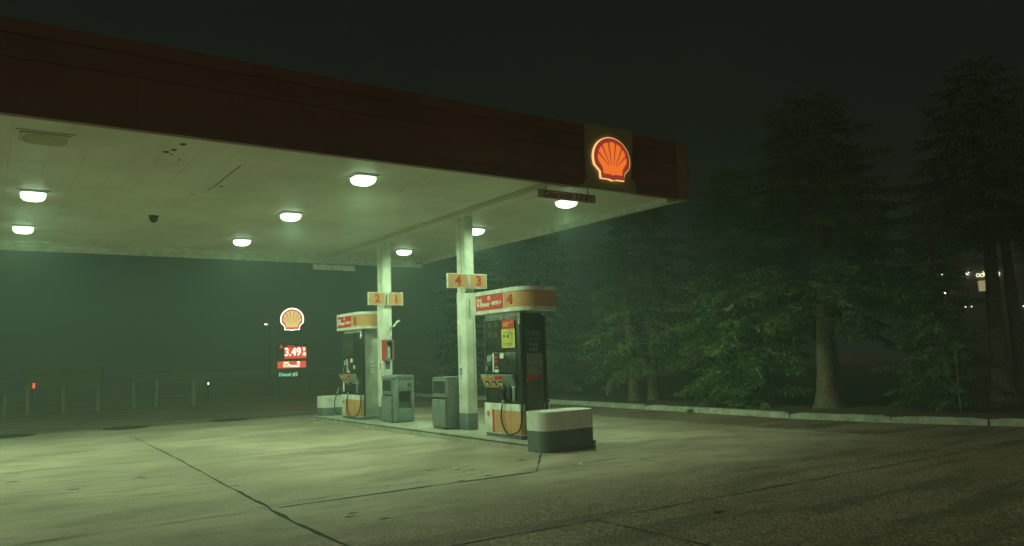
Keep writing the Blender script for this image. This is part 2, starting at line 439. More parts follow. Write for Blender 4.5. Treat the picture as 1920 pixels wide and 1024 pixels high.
for a, b in zip(rows, rows[1:]):
    for i in range(len(a) - 1):
        f = soil.bm.faces.new((a[i], a[i + 1], b[i + 1], b[i])); f.smooth = True
tag(soil.build('soil', 'soil'), kind='structure')
kb = MB()
cuts = [9.92, 7.85, 6.5, 14.3, 19.6, 22]     # cracked joints
prof = [(0, 0), (.012, .10), (.03, .112), (.055, .122), (.15, .122), (.16, .05)]
prev = None
for i, p in enumerate(kd):
    a = Vector(kd[max(i - 1, 0)]); b = Vector(kd[min(i + 1, len(kd) - 1)]); t = (b - a).normalized()
    chip = any(abs(p[1] - c) < .13 for c in cuts)
    ring = []
    for (d, z) in prof:
        jz = random.uniform(-.006, .004) * (z > .05); jd = random.uniform(-.006, .006)
        if chip and z > .09: jz -= random.uniform(.02, .05); jd += random.uniform(0, .03)
        ring.append(kb.bm.verts.new((p[0] - t.y * (d + jd), p[1] + t.x * (d + jd), z + jz)))
    if prev:
        for k in range(len(prof) - 1):
            kb.bm.faces.new((prev[k], prev[k + 1], ring[k + 1], ring[k]))
    prev = ring
for c in cuts[:6]:   # dark open joints
    i = min(range(len(kd)), key=lambda q: abs(kd[q][1] - c)); p = kd[i]
    a = Vector(kd[i - 1]); b = Vector(kd[i + 1]); t = (b - a).normalized(); n = Vector((-t.y, t.x))
    w = random.uniform(.006, .018)
    for (d0, z0), (d1, z1) in zip(prof[:4], prof[1:5]):
        q = []
        for d, z, s in ((d0, z0, -1), (d0, z0, 1), (d1, z1, 1), (d1, z1, -1)):
            e = Vector(p) + n * (d - .006 if z < .12 else d) + t * (s * w + random.uniform(-.012, .012)); q.append((e.x, e.y, z + (.004 if z > .1 else .001)))
        kb.face(q, 1)
tag(kb.build('kerb', ['concrete_kerb', 'joint']), kind='structure')

# pump island
isl = MB()
IX0, IX1, IY0, IY1 = 6.93, 8.0, 9.28, 19.1
isl.prism(rrect(IX0, IX1, IY0, IY1, (.14, .14, .3, .3), 6), -.02, .12, 0, bev=.022)
tag(isl.build('pump_island', 'island'), kind='structure')
# steel-look nosing lip just under the top edge
lip = MB(); lip.prism(rrect(IX0 - .008, IX1 + .008, IY0 - .008, IY1 + .008, (.148, .148, .308, .308), 6), .082, .094, 0)
tag(lip.build('island_edge', 'joint'), kind='structure')

# ------------------------------------------------------------------ canopy
FXL, FXR, FY0, FY1, ZB, ZT, ZD = -8.5, 10.35, 9.25, 19.42, 4.12, 5.15, 4.22
can = empty('canopy', (1., 14.3, 0), 0, 'big flat petrol station canopy with dark red fascia and pale underside', 'canopy')
def W(o):   # keep a part in world coordinates under a thing's empty
    e = o.parent; o.matrix_parent_inverse = Matrix.Translation(e.location).inverted() if e.rotation_euler.z == 0 else (Matrix.Translation(e.location) @ Matrix.Rotation(e.rotation_euler.z, 4, 'Z')).inverted()
    return o
d = MB()
d.box(FXL + .1, FXR - .1, FY0 + .1, FY1 - .1, ZD, ZD + .08)
# small peeled patches with the bare metal showing
def patch(cx, cy, pts, z=ZD - .003):
    d.face([(cx + px, cy + py, z) for px, py in pts], 1)
def blob(cx, cy, rx, ry, n=11):
    patch(cx, cy, [(rx * random.uniform(.6, 1.15) * math.cos(2 * PI * k / n), ry * random.uniform(.6, 1.15) * math.sin(2 * PI * k / n)) for k in range(n)])
blob(1.99, 9.98, .05, .07); blob(1.94, 10.30, .045, .06); blob(1.88, 10.45, .05, .06); blob(1.96, 10.53, .03, .03); blob(2.10, 10.78, .02, .05)
blob(2.98, 12.15, .035, .04); blob(2.86, 12.42, .04, .03); blob(2.72, 12.9, .05, .03); blob(5.6, 11.2, .03, .03); blob(6.2, 12.5, .02, .03)
blob(7.0, 11.4, .03, .03); blob(8.9, 10.9, .03, .04); blob(9.3, 12.8, .03, .03); blob(5.0, 12.6, .03, .02); blob(8.6, 15.6, .03, .05)
for k in range(34):
    blob(random.uniform(-.5, 9.8), 9.36 + abs(random.gauss(0, .04)), random.uniform(.01, .06), random.uniform(.008, .02), 7)
dk = W(d.build('deck', ['deck', 'rust'], can))
sl = MB(); sl.box(2.885, 2.895, 10.7, 12.3, ZD - .006, ZD - .001); W(sl.build('deck_seam', 'rust', can))
# fascia: stepped bands, front and back and right
bands = [(ZB, 4.29, 0., 1), (4.29, 4.73, .012, 0), (4.73, 4.99, .006, 1), (4.99, ZT, -.004, 0)]
LX0, LX1 = 7.93, 8.97     # the emblem panel interrupts the front fascia
fr = MB()
for z0, z1, s, m in bands:
    fr.box(FXL, LX0, FY0 + s, FY0 + .1, z0, z1 - .002, m)
    fr.box(LX1, FXR - .28, FY0 + s, FY0 + .1, z0, z1 - .002, m)
W(fr.build('fascia', ['fascia_red', 'fascia_red_deep'], can))
sd = MB()
for z0, z1, s, m in bands:
    sd.box(FXR - .1, FXR - s, FY0 + .3, FY1 - .3, z0, z1 - .002, m)
    sd.box(FXL, FXR - .28, FY1 - .1, FY1 - s, z0 if m == 0 or z0 > ZB else z0, z1 - .002, m)
W(sd.build('fascia', ['fascia_red', 'fascia_red_deep'], can))
lf = MB(); lf.box(FXL - .04, FXL, FY0, FY1, ZB, ZT); W(lf.build('end_panel', 'fascia_red', can))
cr = MB()
cr.prism(rrect(FXR - .28, FXR + .01, FY0 - .014, FY0 + .3, (.004, .03, .004, .004), 4), ZB, ZT + .004)
W(cr.build('corner_trim', 'trim_brown', can)); cr = MB()
cr.prism(rrect(FXR - .28, FXR + .01, FY1 - .3, FY1 + .014, .02, 4), ZB, ZT + .004)
W(cr.build('corner_trim', 'trim_brown', can))
tr = MB()
tr.box(FXL, FXR - .09, FY0 + .10, FY0 + .13, ZB + .02, ZD, 0)
tr.box(FXL, FXR - .1, FY1 - .16, FY1 - .102, ZB - .09, ZD + .02, 0)
tr.box(FXR - .16, FXR - .102, FY0 + .13, FY1 - .16, ZB - .005, ZD + .02, 0)
tr.box(FXL, FXR - .3, FY1 - .42, FY1 - .16, ZD - .05, ZD - .001, 0)
W(tr.build('edge_trim', 'trim', can))
rf = MB(); rf.box(FXL, FXR - .1, FY0 + .1, FY1 - .1, 4.9, 4.94); W(rf.build('roof', 'trim', can))
bmb = MB(); bmb.box(7.36, 7.66, FY0 + .14, FY1 - .43, ZD - .10, ZD - .001, 0, .006); W(bmb.build('ceiling_beam', 'deck', can))
# emblem panel with flared rounded lower corners, standing proud of the fascia
lp = MB()
pts = [(LX0, ZT + .03), (LX0, ZB + .20)]
for i in range(7):
    a = i / 6 * .5 * PI; pts.append((LX0 - .16 + .16 * math.cos(a), ZB + .20 - .18 * math.sin(a)))
pts += [(LX0 - .16, ZB - .015)]
pts += [(LX1 + .02, ZB - .015)]
for i in range(7):
    a = i / 6 * .5 * PI; pts.append((LX1 - .12 * math.sin(a) * 0 - .10 * (1 - math.cos(a)) + .02, ZB + .02 + .20 * math.sin(a)))
pts += [(LX1, ZT + .03)]
lp.prism(pts, -.02, .045, 0, FY(0, FY0, 0))
W(lp.build('emblem_panel', 'fascia_cream', can))

# ------------------------------------------------------------------ scallop emblem outlines
def shell_outline(k=1., n=44, dy=0.):
    pts = []
    a0 = -20
    for i in range(n + 1):
        a = math.radians(a0 + (180 - 2 * a0) * i / n)
        pts.append((math.cos(a) * k, math.sin(a) * k))
    pts += [(-.66 * k ** .8, -.60 + (1 - k) * .2), (-.64 * k, -.93 * k ** .6), (-.2 * k, -.93 * k ** .6), (0, -.985 * k ** .6), (.2 * k, -.93 * k ** .6), (.64 * k, -.93 * k ** .6), (.66 * k ** .8, -.60 + (1 - k) * .2)]
    return pts
def shell_face(k=.77):
    """scalloped yellow face: seven rounded ribs over a stepped base"""
    pts = []
    n = 7; a0, a1 = -14, 194
    for i in range(n):
        for j in range(6):
            t = j / 6.; a = math.radians(a0 + (a1 - a0) * (i + t) / n)
            r = k * (.955 + .045 * math.sin(PI * t) ** .5)
            pts.append((math.cos(a) * r, math.sin(a) * r))
    a = math.radians(a1); pts.append((math.cos(a) * k * .955, math.sin(a) * k * .955))
    pts += [(-.52, -.44), (-.49, -.70), (-.12, -.69), (0, -.75), (.12, -.69), (.49, -.70), (.52, -.44)]
    return pts
def emblem(parent, T, r, mats, body=.14, edge=.96):
    """mats: rim, border, face, rib.  T places a plane whose +z faces the viewer"""
    S = Matrix.Diagonal((r, r, 1, 1))
    W2 = []
    b = MB(); b.prism(shell_outline(1.), 0, body, 0, T @ S, bev=.006); W2.append(b.build('emblem_rim', mats[0], parent))
    b = MB(); b.prism(shell_outline(edge), body, body + .008, 0, T @ S); W2.append(b.build('emblem_border', mats[1], parent))
    b = MB(); b.prism(shell_face(.77), body + .008, body + .014, 0, T @ S); W2.append(b.build('emblem_face', mats[2], parent))
    b = MB()
    for i in range(1, 7):
        a = math.radians(-14 + 208 * i / 7); e = Vector((math.cos(a), math.sin(a))) * .76; s = Vector((.10 * math.cos(a) * 2.2, -.33 + .06 * math.sin(a)))
        dd = (e - s).normalized(); nr = Vector((-dd.y, dd.x))
        b.prism([tuple(s - nr * .012), tuple(e - nr * .034), tuple(e + nr * .034), tuple(s + nr * .012)], body + .015, body + .019, 0, T @ S)
    W2.append(b.build('emblem_rib', mats[3], parent))
    return W2
ce = empty('emblem_sign', (8.44, FY0 - .045, 4.585), 0, 'glowing orange and red scallop emblem on the canopy fascia', 'sign')
emblem(ce, Matrix(((1, 0, 0, 0), (0, 0, -1, 0), (0, 1, 0, .035), (0, 0, 0, 1))) @ Matrix.Diagonal((.99, .90, 1, 1)), .41, ('em_rim', 'em_red', 'em_orange', 'em_rib'), .035)

# ------------------------------------------------------------------ ceiling lights
def make_light(lit, label, group=None):
    e = empty('ceiling_light', (0, 0, 0), 0, label, 'ceiling light', group)
    k_ = .72 if lit else 1.; q1, q2 = .30 * k_, .255 * k_
    b = MB(); b.prism(rrect(-q1, q1, -q1, q1, .05, 5), -.010, .004, 0)
    b.prism(rrect(-q2, q2, -q2, q2, .05, 5), -.028, -.010, 0)
    b.build('frame', 'deck_paint', e)
    b = MB()
    rings = [(.165, -.028), (.172, -.05), (.165, -.085), (.135, -.118), (.08, -.138), (.03, -.145)]
    if not lit: rings = [(.235, -.028), (.22, -.036), (.15, -.042)]
    T = Matrix.Rotation(PI / 4, 4, 'Z')
    vr = []
    for r, z in rings:
        vr.append([b.bm.verts.new((math.copysign(abs(math.cos(a)) ** .55, math.cos(a)) * r, math.copysign(abs(math.sin(a)) ** .55, math.sin(a)) * r, z)) for a in [2 * PI * k / 28 + .01 for k in range(28)]])
    for a, c in zip(vr, vr[1:]):
        for k in range(28):
            f = b.bm.faces.new((a[k], a[(k + 1) % 28], c[(k + 1) % 28], c[k])); f.smooth = True
    b.bm.faces.new(vr[-1]); b.bm.faces.new(list(reversed(vr[0])))
    b.build('lens', 'lens_on' if lit else 'lens_off', e)
    if lit:
        ld = bpy.data.lights.new('lamp', 'SPOT'); ld.energy = LAMP_W; ld.color = LAMP_COL
        ld.spot_size = math.radians(174); ld.spot_blend = .25; ld.shadow_soft_size = .12
        lo = bpy.data.objects.new('lamp', ld); C.objects.link(lo); lo.parent = e; lo.location = (0, 0, -.16)
    return e
LAMP_W = 300.; LAMP_COL = (.63, 1., .53)
lit0 = make_light(True, 'x', 'lit canopy ceiling lights')
LG = [(4.65, 10.55, 'largest lit ceiling light, nearest the front edge in the middle row'),
      (.58, 13.80, 'lit ceiling light at the left edge, the higher and larger of two there'),
      (.58, 17.2, 'lit ceiling light at the left edge, the lower and smaller of two there'),
      (4.65, 13.85, 'lit ceiling light between the largest lamp and the back lamp of the middle row'),
      (4.69, 17.25, 'lit ceiling light by the back edge, farthest in the middle row'),
      (8.60, 10.60, 'lit ceiling light just below the clearance board'),
      (8.72, 13.9, 'lit ceiling light half hidden behind the near column'),
      (8.76, 17.4, 'lit ceiling light between the two columns near the back corner')]
for i, (x, y, lab) in enumerate(LG):
    e = lit0 if i == 0 else copy_tree(lit0)
    e.location = (x, y, ZD); e['label'] = lab
for i, y in enumerate((10.5, 13.8, 17.2)):
    e = copy_tree(lit0); e.location = (-3.5, y, ZD); e['label'] = 'lit ceiling light beyond the left picture edge, ' + ('nearest the front fascia', 'in the middle of its row', 'nearest the back edge')[i]
un = make_light(False, 'unlit recessed ceiling light near the front fascia at upper left', None); un.location = (.54, 10.45, ZD)

# dome camera, flat disc
dc = empty('security_camera', (2.52, 15.1, ZD), 0, 'small dark dome security camera under the canopy ceiling', 'camera')
b = MB(); b.lathe([(.09, 0), (.09, -.02), (.08, -.03)], seg=18); b.build('mount', 'black', dc)
b = MB(); b.lathe([(.078, -.03), (.075, -.06), (.06, -.10), (.032, -.125), (.008, -.132)], seg=18); b.build('dome', 'dark_panel', dc)
sp_ = empty('ceiling_speaker', (7.62, 14.85, ZD), 0, 'thin dark round plate on the canopy ceiling between the columns', 'speaker')
b = MB(); b.lathe([(.20, 0), (.20, -.02), (.18, -.03)], seg=20); b.build('rim', 'trim', sp_)
b = MB(); b.lathe([(.17, -.03), (.16, -.036), (.02, -.04)], seg=20); b.build('grille', 'dark_panel', sp_)

# clearance boards
def clearance(loc, label, m, flip):
    e = empty('clearance_sign', loc, PI if flip else 0, label, 'sign', 'clearance boards hung from the canopy')
    b = MB(); b.box(-.585, .585, 0, .02, -.07, .07, 0, .004); b.build('board', m, e)
    for sx in (-.42, .44):
        b = MB(); b.tube([(sx, .01, .06), (sx, .01, .17), (sx, .06, .19)], .008, 6); b.build('hanger', 'black', e)
    text('lettering', "Clearance 12' 6\"", .135, 'red_num', e, FY(0, -.003, 0), .01, 0, 1.08)
    return e
M['board_tan'] = mat('board_tan', (.62, .54, .40), .6)
clearance((7.60, FY0 + .08, 3.955), 'narrow tan clearance board with red lettering under the front fascia', 'board_tan', False)
clearance((7.64, FY1 - .13, 3.935), 'plain pale back of a clearance board hung at the far canopy edge', 'white', True)

# ------------------------------------------------------------------ columns
def column(x, y, lab):
    e = empty('support_column', (x, y, .12), 0, lab, 'column', 'canopy support columns')
    hx, hy = .09, .15
    b = MB()   # two channels with a seam between, over a casing
    b.box(-hx, hx, -hy, -.012, .3, ZD - .19, 0, .006); b.box(-hx, hx, .012, hy, .3, ZD - .19, 0, .006)
    b.box(-hx + .015, hx - .015, -.02, .02, .3, ZD - .19, 1)
    b.build('shaft', ['post_white', 'rust'], e)
    b = MB(); b.box(-hx - .012, hx + .012, -hy - .012, hy + .012, .30, 2.56, 0, .008); b.build('casing', 'post_white', e)
    b = MB(); b.box(-hx - .016, hx + .016, -hy - .016, hy + .016, 0, .30, 0, .008); b.build('base_band', 'band_grey', e)
    b = MB(); b.box(-hx - .05, hx + .05, -hy - .05, hy + .05, ZD - .215, ZD - .192, 0, .004); b.build('head_plate', 'trim', e)
    b = MB(); b.tube([(hx + .03, -hy + .05, .3), (hx + .03, -hy + .05, ZD - .22)], .014, 6)
    b.build('conduit', 'post_white', e)
    return e
c1 = column(7.53, 12.42, 'near white column with a grey base, between the numbers 4 and 3')
c2 = column(7.49, 15.92, 'far white column with a red cabinet fixed to it')
# printed notices down the near column
b = MB()
for k in range(46):
    if 24 <= k <= 28: continue
    z = 1.93 - k * .03; w = random.uniform(.03, .075)
    b.face([(-.1045, .10, z), (-.1045, .10 - w, z), (-.1045, .10 - w, z + .009), (-.1045, .10, z + .009)])
b.build('notice_lines', 'grey_letter', c1)
b = MB()
for k in range(40):
    z = 1.95 - k * .033; b.face([(.05, -.1645, z), (.062, -.1645, z), (.062, -.1645, z + .022), (.05, -.1645, z + .022)])
b.build('notice_lines', 'grey_letter', c1)
st = MB(); st.box(-.106, -.103, .02, .11, 1.02, 1.14); s_ = st.build('access_sticker', 'blue', c1)
b = MB(); T = FX(-.107, .065, 1.075)
ring = [(.022 * math.cos(2 * PI * k / 14), .022 * math.sin(2 * PI * k / 14)) for k in range(14)]
for k in range(10): 
    p, q = ring[(k + 7) % 14], ring[(k + 8) % 14]
    b.face([(p[0], p[1], 0), (q[0], q[1], 0), (q[0] * 1.4, q[1] * 1.4, 0), (p[0] * 1.4, p[1] * 1.4, 0)], 0, T)
b.face([(-.006, 0, 0), (.004, 0, 0), (.004, .045, 0), (-.006, .045, 0)], 0, T); b.face([(0, 0, .0005), (.026, -.004, .0005), (.026, .006, .0005), (0, .01, .0005)], 0, T)
b.lathe([(.008, 0), (.008, .001)], seg=8, T=T @ Matrix.Translation((-.001, .052, 0)))
b.build('wheelchair_symbol', 'lettering_white', s_)
b = MB(); b.box(-.03, -.005, -.165, -.1622, 2.05, 2.42); b.build('rust_streak', 'wood', c1)
# far column extras
b = MB(); b.box(-.065, .05, -.166, -.162, 1.13, 1.30); b.build('name_plate', 'band_grey', c2)
b = MB(); b.box(-.105, -.1025, .0, .045, 1.13, 1.27); b.build('sticker', 'red', c2)

ec = empty('extinguisher_cabinet', (7.44, 15.755, 1.44), 0, 'red wall cabinet with a clear door on the far column', 'cabinet')
b = MB()
b.box(-.10, .10, -.005, 0, 0, .46); b.box(-.10, -.088, -.19, -.005, 0, .46); b.box(.088, .10, -.19, -.005, 0, .46)
b.box(-.088, .088, -.19, -.005, 0, .012); b.box(-.088, .088, -.19, -.005, .448, .46)
b.build('case', 'red', ec)
b = MB(); b.box(-.10, .10, -.205, -.191, 0, .04); b.box(-.10, .10, -.205, -.191, .42, .46); b.box(-.10, -.07, -.205, -.191, .04, .42); b.box(.07, .10, -.205, -.191, .04, .42)
b.build('door_frame', 'band_grey', ec)
ex = empty('fire_extinguisher', (7.44, 15.65, 1.453), 0, 'pale fire extinguisher standing inside the red cabinet', 'extinguisher')
b = MB(); b.lathe([(.05, 0), (.054, .02), (.054, .25), (.045, .285), (.02, .30), (.018, .32)], seg=16); b.build('cylinder', 'ext_white', ex)
b = MB(); b.box(-.02, .055, -.012, .012, .322, .34, 0, .003); b.box(-.02, .06, -.012, .012, .352, .366, 0, .003); b.build('handle', 'ink', ex)
b = MB(); b.tube([(-.015, 0, .33), (-.05, -.02, .32), (-.064, -.02, .25), (-.062, -.02, .12)], .009, 6); b.build('hose', 'ext_white', ex)
br = empty('wall_bracket', (7.60, 15.80, 2.28), 0, 'small white slanting bracket high on the far column', 'bracket')
b = MB(); b.box(-.012, .0, -.04, .04, -.16, .02, 0, .003); b.build('back_plate', 'post_white', br)
b = MB(); b.prism([(-.06, -.10), (-.03, -.10), (.07, .02), (.11, .02), (.11, .05), (.05, .05)], -.03, .03, 0, FY(0, -.2, 0)); b.build('arm', 'post_white', br)

# number flags on the columns
def flag(x0, x1, y, z0, z1, num, lab):
    cx, cz = (x0 + x1) / 2, (z0 + z1) / 2; w, h = (x1 - x0) / 2, (z1 - z0) / 2
    e = empty('pump_number_sign', (cx, y, cz), 0, lab, 'number sign', 'pump number signs on the columns')
    b = MB(); b.box(-w, w, 0, .05, -h, h, 0, .004); b.build('frame', 'white', e)
    b = MB(); b.box(-w + .014, w - .014, -.003, .0, -h + .014, h - .014); b.build('panel', 'sign_yellow', e)
    text('number', num, .25, 'red_num', e, FY(.01, -.0065, -.004), .03)
    b = MB(); b.box(-.05, .05, .05, .09, -.06, .06); b.build('mount', 'trim', e)
flag(7.00, 7.425, 12.16, 2.735, 3.01, '4', 'tan number 4 sign on the left of the near column')
flag(7.47, 7.85, 12.16, 2.735, 3.01, '3', 'tan number 3 sign on the right of the near column')
flag(6.99, 7.40, 15.66, 2.67, 2.96, '2', 'tan number 2 sign on the left of the far column')
flag(7.47, 7.84, 15.66, 2.67, 2.96, '1', 'tan number 1 sign on the right of the far column')

# ------------------------------------------------------------------ fuel dispensers
def dispenser(x, y, num, near, lab):
    e = empty('fuel_dispenser', (x, y, .12), 0, lab, 'fuel pump', 'fuel dispensers on the island')
    L = .53
    X0 = -.34     # face of the lower cabinet
    b = MB(); b.box(-.32, .25, -L + .01, L - .01, 0, .06); b.build('plinth', 'band_grey', e)
    b = MB()
    for xa, xb in ((-.34, -.21), (.165, .27)): b.box(xa, xb, -L, L, .06, .56, 0, .006)
    lc = b.build('lower_cabinet', 'white', e)
    b = MB(); b.box(X0 - .003, X0 - .0005, -L + .012, .23, .08, .45); b.build('yellow_panel', 'yellow', lc)
    b = MB(); b.box(X0 - .005, X0 - .0005, .232, .285, .08, .455); b.build('red_stripe', 'red', lc)
    b = MB(); b.box(X0 - .004, X0, -.262, -.258, .065, .555); b.build('door_gap', 'ink', lc)
    b = MB(); b.box(-.3405, -.21, -L - .003, -L - .0005, .08, .45); b.build('yellow_return', 'yellow', lc)
    T = FX(X0 - .002, .41, .38)
    b = MB(); b.prism(shell_outline(1., 24), 0, .003, 0, T @ Matrix.Diagonal((.048, .05, 1, 1))); b.build('emblem_border', 'red', lc)
    b = MB(); b.prism(shell_face(.84), .003, .005, 0, T @ Matrix.Diagonal((.048, .05, 1, 1))); b.build('emblem_face', 'orange_soft', lc)
    # core with the side panels
    b = MB(); b.box(-.205, .16, -L + .02, L - .02, .06, 2.06, 0, .008); b.build('core', 'steel', e)
    # upper front in black on both faces
    b = MB()
    b.box(-.30, -.207, -L + .005, L - .005, .562, 1.98, 0, .006); b.box(.162, .225, -L + .005, L - .005, .562, 1.98, 0, .006)
    b.box(-.33, -.20, -L, L, .562, .60, 0, .006); b.box(.155, .255, -L, L, .562, .60, 0, .006)
    b.build('front_housing', 'black', e)
    b = MB(); b.box(-.295, -.245, -L - .035, -L + .004, .58, 2.04, 0, .01); b.box(-.24, -.21, -L - .02, -L + .004, .08, 2.04, 0, .006)
    b.build('hose_mast', 'black', e)
    b = MB(); b.box(.165, .215, -L - .02, -L + .004, .08, 1.9, 0, .01); b.build('rear_mast', 'dark_panel', e)
    b = MB(); b.box(-.28, -.22, -L + .02, L - .02, 1.982, 2.058); b.build('neck', 'white', e)
    # display
    xf = -.302
    b = MB(); b.box(xf - .012, xf + .002, -.10, L - .02, 1.42, 1.97, 0, .004); b.build('display_bezel', 'dark_panel', e)
    b = MB(); b.box(xf - .0155, xf - .0125, -.06, L - .05, 1.46, 1.94)
    dg = b.build('display_glass', 'glass', e)
    b = MB()
    for (py, pz) in ((.33, 1.87), (.15, 1.87), (.33, 1.70), (.15, 1.70)):
        T = FX(xf - .0165, py, pz)
        for k in range(14):
            a, c = 2 * PI * k / 14, 2 * PI * (k + 1) / 14
            b.face([(.03 * math.cos(a), .03 * math.sin(a), 0), (.03 * math.cos(c), .03 * math.sin(c), 0), (.04 * math.cos(c), .04 * math.sin(c), 0), (.04 * math.cos(a), .04 * math.sin(a), 0)], 0, T)
    if near: b.build('display_marks', 'poster_grey', dg)
    else: b.bm.free()
    b = MB(); b.box(xf - .008, xf, L - .022, L - .004, .62, 1.96, 0, .003); b.build('edge_strip', 'band_grey', e)
    # card reader panel
    b = MB(); b.box(xf - .010, xf + .002, -.42, L - .02, 1.06, 1.40, 0, .004); cr_ = b.build('card_panel', 'dark_panel', e)
    def chip(name, y0, y1, z0, z1, m, t=.006):
        b = MB(); b.box(xf - .010 - t, xf - .0105, y0, y1, z0, z1, 0, .002); return b.build(name, m, cr_)
    chip('card_slot', .41, .43, 1.24, 1.34, 'lettering_white'); chip('screen', .31, .40, 1.25, 1.36, 'pale_blue', .004)
    chip('keypad', .33, .47, 1.09, 1.19, 'black', .012); chip('key_strip', .44, .455, 1.10, 1.17, 'lettering_white', .014)
    chip('slot_bar', .33, .50, 1.205, 1.215, 'poster_grey', .005)
    chip('instruction_strip', .235, .275, 1.07, 1.39, 'lettering_white'); chip('receipt_label', .10, .215, 1.065, 1.115, 'lettering_white')
    chip('red_button', .115, .215, 1.29, 1.335, 'red', .012); chip('red_button', .115, .215, 1.225, 1.27, 'red', .012)
    chip('small_label', .12, .20, 1.14, 1.18, 'poster_grey', .003)
    chip('price_label', -.06, .05, 1.30, 1.39, 'lettering_white', .004)
    if not near:
        chip('round_button', -.16, -.10, 1.33, 1.36, 'poster_grey', .01); chip('price_label', -.2, -.11, 1.15, 1.23, 'lettering_white', .004)
    # grade selector: tilted tray
    T = Matrix.Translation((xf, 0, .95)) @ Matrix.Rotation(-.42, 4, 'Y')
    def tray(name, y0, y1, z0, z1, x0, x1, m, par):
        b = MB(); b.box(x0, x1, y0, y1, z0, z1, 0, .003)
        bmesh.ops.transform(b.bm, matrix=T, verts=b.bm.verts); return b.build(name, m, par)
    gs = tray('grade_selector', -.42, L + .0, -.12, .11, -.075, -.02, 'bin', e)
    for k in range(3):
        yc = .38 - k * .205
        tray('grade_button', yc - .095, yc + .095, -.105, .035, -.085, -.0755, 'yellow', gs)
        tray('grade_header', yc - .095, yc + .095, .042, .098, -.083, -.0755, 'red' if k == 2 else 'yellow', gs)
        tray('grade_window', yc - .075, yc + .045, -.07, .02, -.090, -.0853, 'ink', gs)
        tray('octane_mark', yc - .03, yc + .01, -.06, -.02, -.0925, -.0903, 'lettering_white', gs)
    # nozzle boot and nozzle
    ny = -.12 if near else .05
    b = MB(); b.box(xf - .05, xf, ny - .14, ny + .16, .62, .86, 0, .012); b.box(xf - .10, xf - .04, ny - .04, ny + .06, .62, .68, 0, .008); b.build('nozzle_boot', 'dark_panel', e)
    def nozzle(yy, x):
        b = MB()
        b.tube([(x + .03, yy - .03, .86), (x - .02, yy, .80), (x - .04, yy + .01, .72), (x - .03, yy + .02, .64)], [.022, .032, .03, .022], 8)
        b.tube([(x - .02, yy, .80), (x - .09, yy + .03, .76), (x - .10, yy + .05, .68), (x - .05, yy + .03, .63)], .009, 6)
        n = b.build('nozzle', 'black', e)
        b = MB(); b.tube([(x - .03, yy + .02, .64), (x - .04, yy + .035, .58), (x - .045, yy + .04, .55)], .022, 8); b.build('swivel', 'chrome', n)
        b = MB(); b.box(x - .065, x - .03, yy - .01, yy + .03, .80, .90, 0, .006); b.build('nozzle_guard', 'poster_grey', n)
        return n
    nozzle(ny, xf - .03)
    b = MB(); b.box(xf - .03, xf - .006, -.38, -.30, .60, .87, 0, .004); b.build('call_box', 'bin', e)
    b = MB(); b.box(xf - .034, xf - .0305, -.365, -.315, .82, .86); b.build('call_label', 'lettering_white', e)
    # hose: from the nozzle, sagging across the cabinet, up the mast
    x = xf - .075; y0 = ny + .04; pts = []
    ctrl = [(y0, .55), (y0 + .035, .46), (y0 + .05, .36), (y0 + .03, .25), (y0 - .04, .14), (y0 - .14, .075), (y0 - .26, .08), (-L - .0, .15), (-L - .05, .30), (-L - .055, .6), (-L - .05, 1.0), (-L - .04, 1.4), (-L - .03, 1.72), (-L - .02, 1.84)]
    if not near: ctrl = [(y0, .55), (y0 + .04, .45), (y0 + .05, .33), (y0 + .02, .20), (y0 - .06, .11), (y0 - .2, .06), (y0 - .36, .07), (-L + .02, .15), (-L - .05, .32), (-L - .055, .6), (-L - .05, 1.0), (-L - .04, 1.4), (-L - .03, 1.72), (-L - .02, 1.84)]
    def cr_spline(P, n=5):
        out = []
        for i in range(len(P) - 1):
            p0, p1, p2, p3 = (Vector(P[max(i - 1, 0)]), Vector(P[i]), Vector(P[i + 1]), Vector(P[min(i + 2, len(P) - 1)]))
            for k in range(n):
                t = k / n; out.append(.5 * ((2 * p1) + (p2 - p0) * t + (2 * p0 - 5 * p1 + 4 * p2 - p3) * t * t + (3 * p1 - p0 - 3 * p2 + p3) * t ** 3))
        return out + [Vector(P[-1])]
    hp = [(x + .0 if i < 8 else x + .06 * min(1, (i - 7) / 3), p[0], p[1]) for i, p in enumerate(ctrl)]
    b = MB(); b.tube(cr_spline(hp), .0125, 8); b.build('hose', 'rubber', e)
    b = MB(); b.tube([(x + .06, -L - .02, 1.84), (x + .07, -L - .01, 1.93)], .022, 8); b.tube([(x + .07, -L - .01, 1.93), (x + .08, -L, 2.03)], .010, 6); b.build('breakaway', 'chrome', e)
    # header box: white rims, coloured band
    RX, XR, Y0, Y1 = .40, .28, -.80, .70
    plan = lambda g: rrect(-RX - g, XR + g, Y0 - g, Y1 + g, (.33 + g, .05 + g, .05 + g, .05 + g), 14)
    b = MB(); b.prism(plan(.0), 2.06, 2.12, 0, bev=.004); b.prism(plan(0.), 2.385, 2.45, 0, bev=.006); hd = b.build('header', 'white', e)
    b = MB(); b.prism(plan(-.012), 2.121, 2.384, 0); b.build('header_band', 'sign_yellow', hd)
    RE = -.235      # where the red field ends
    b = MB(); b.box(-RX + .0085, -RX + .0115, RE + .012, Y1 - .055, 2.123, 2.383); b.build('header_red', 'red', hd)
    b = MB(); b.box(-RX + .004, -RX + .0115, RE - .004, RE + .010, 2.123, 2.383); b.build('header_divider', 'lettering_white', hd)
    b = MB(); b.box(-RX + .004, -RX + .0115, Y1 - .053, Y1 - .03, 2.123, 2.383); b.build('header_divider', 'lettering_white', hd)
    xt = -RX + .006
    text('lettering', 'Shell', .075, 'lettering_white', hd, FX(xt, .60, 2.305), .02, 0, 1, 'LEFT', width=.15)
    text('lettering', 'V-Power', .125, 'lettering_white', hd, FX(xt, .61, 2.222), .03, .12, 1, 'LEFT', width=.42)
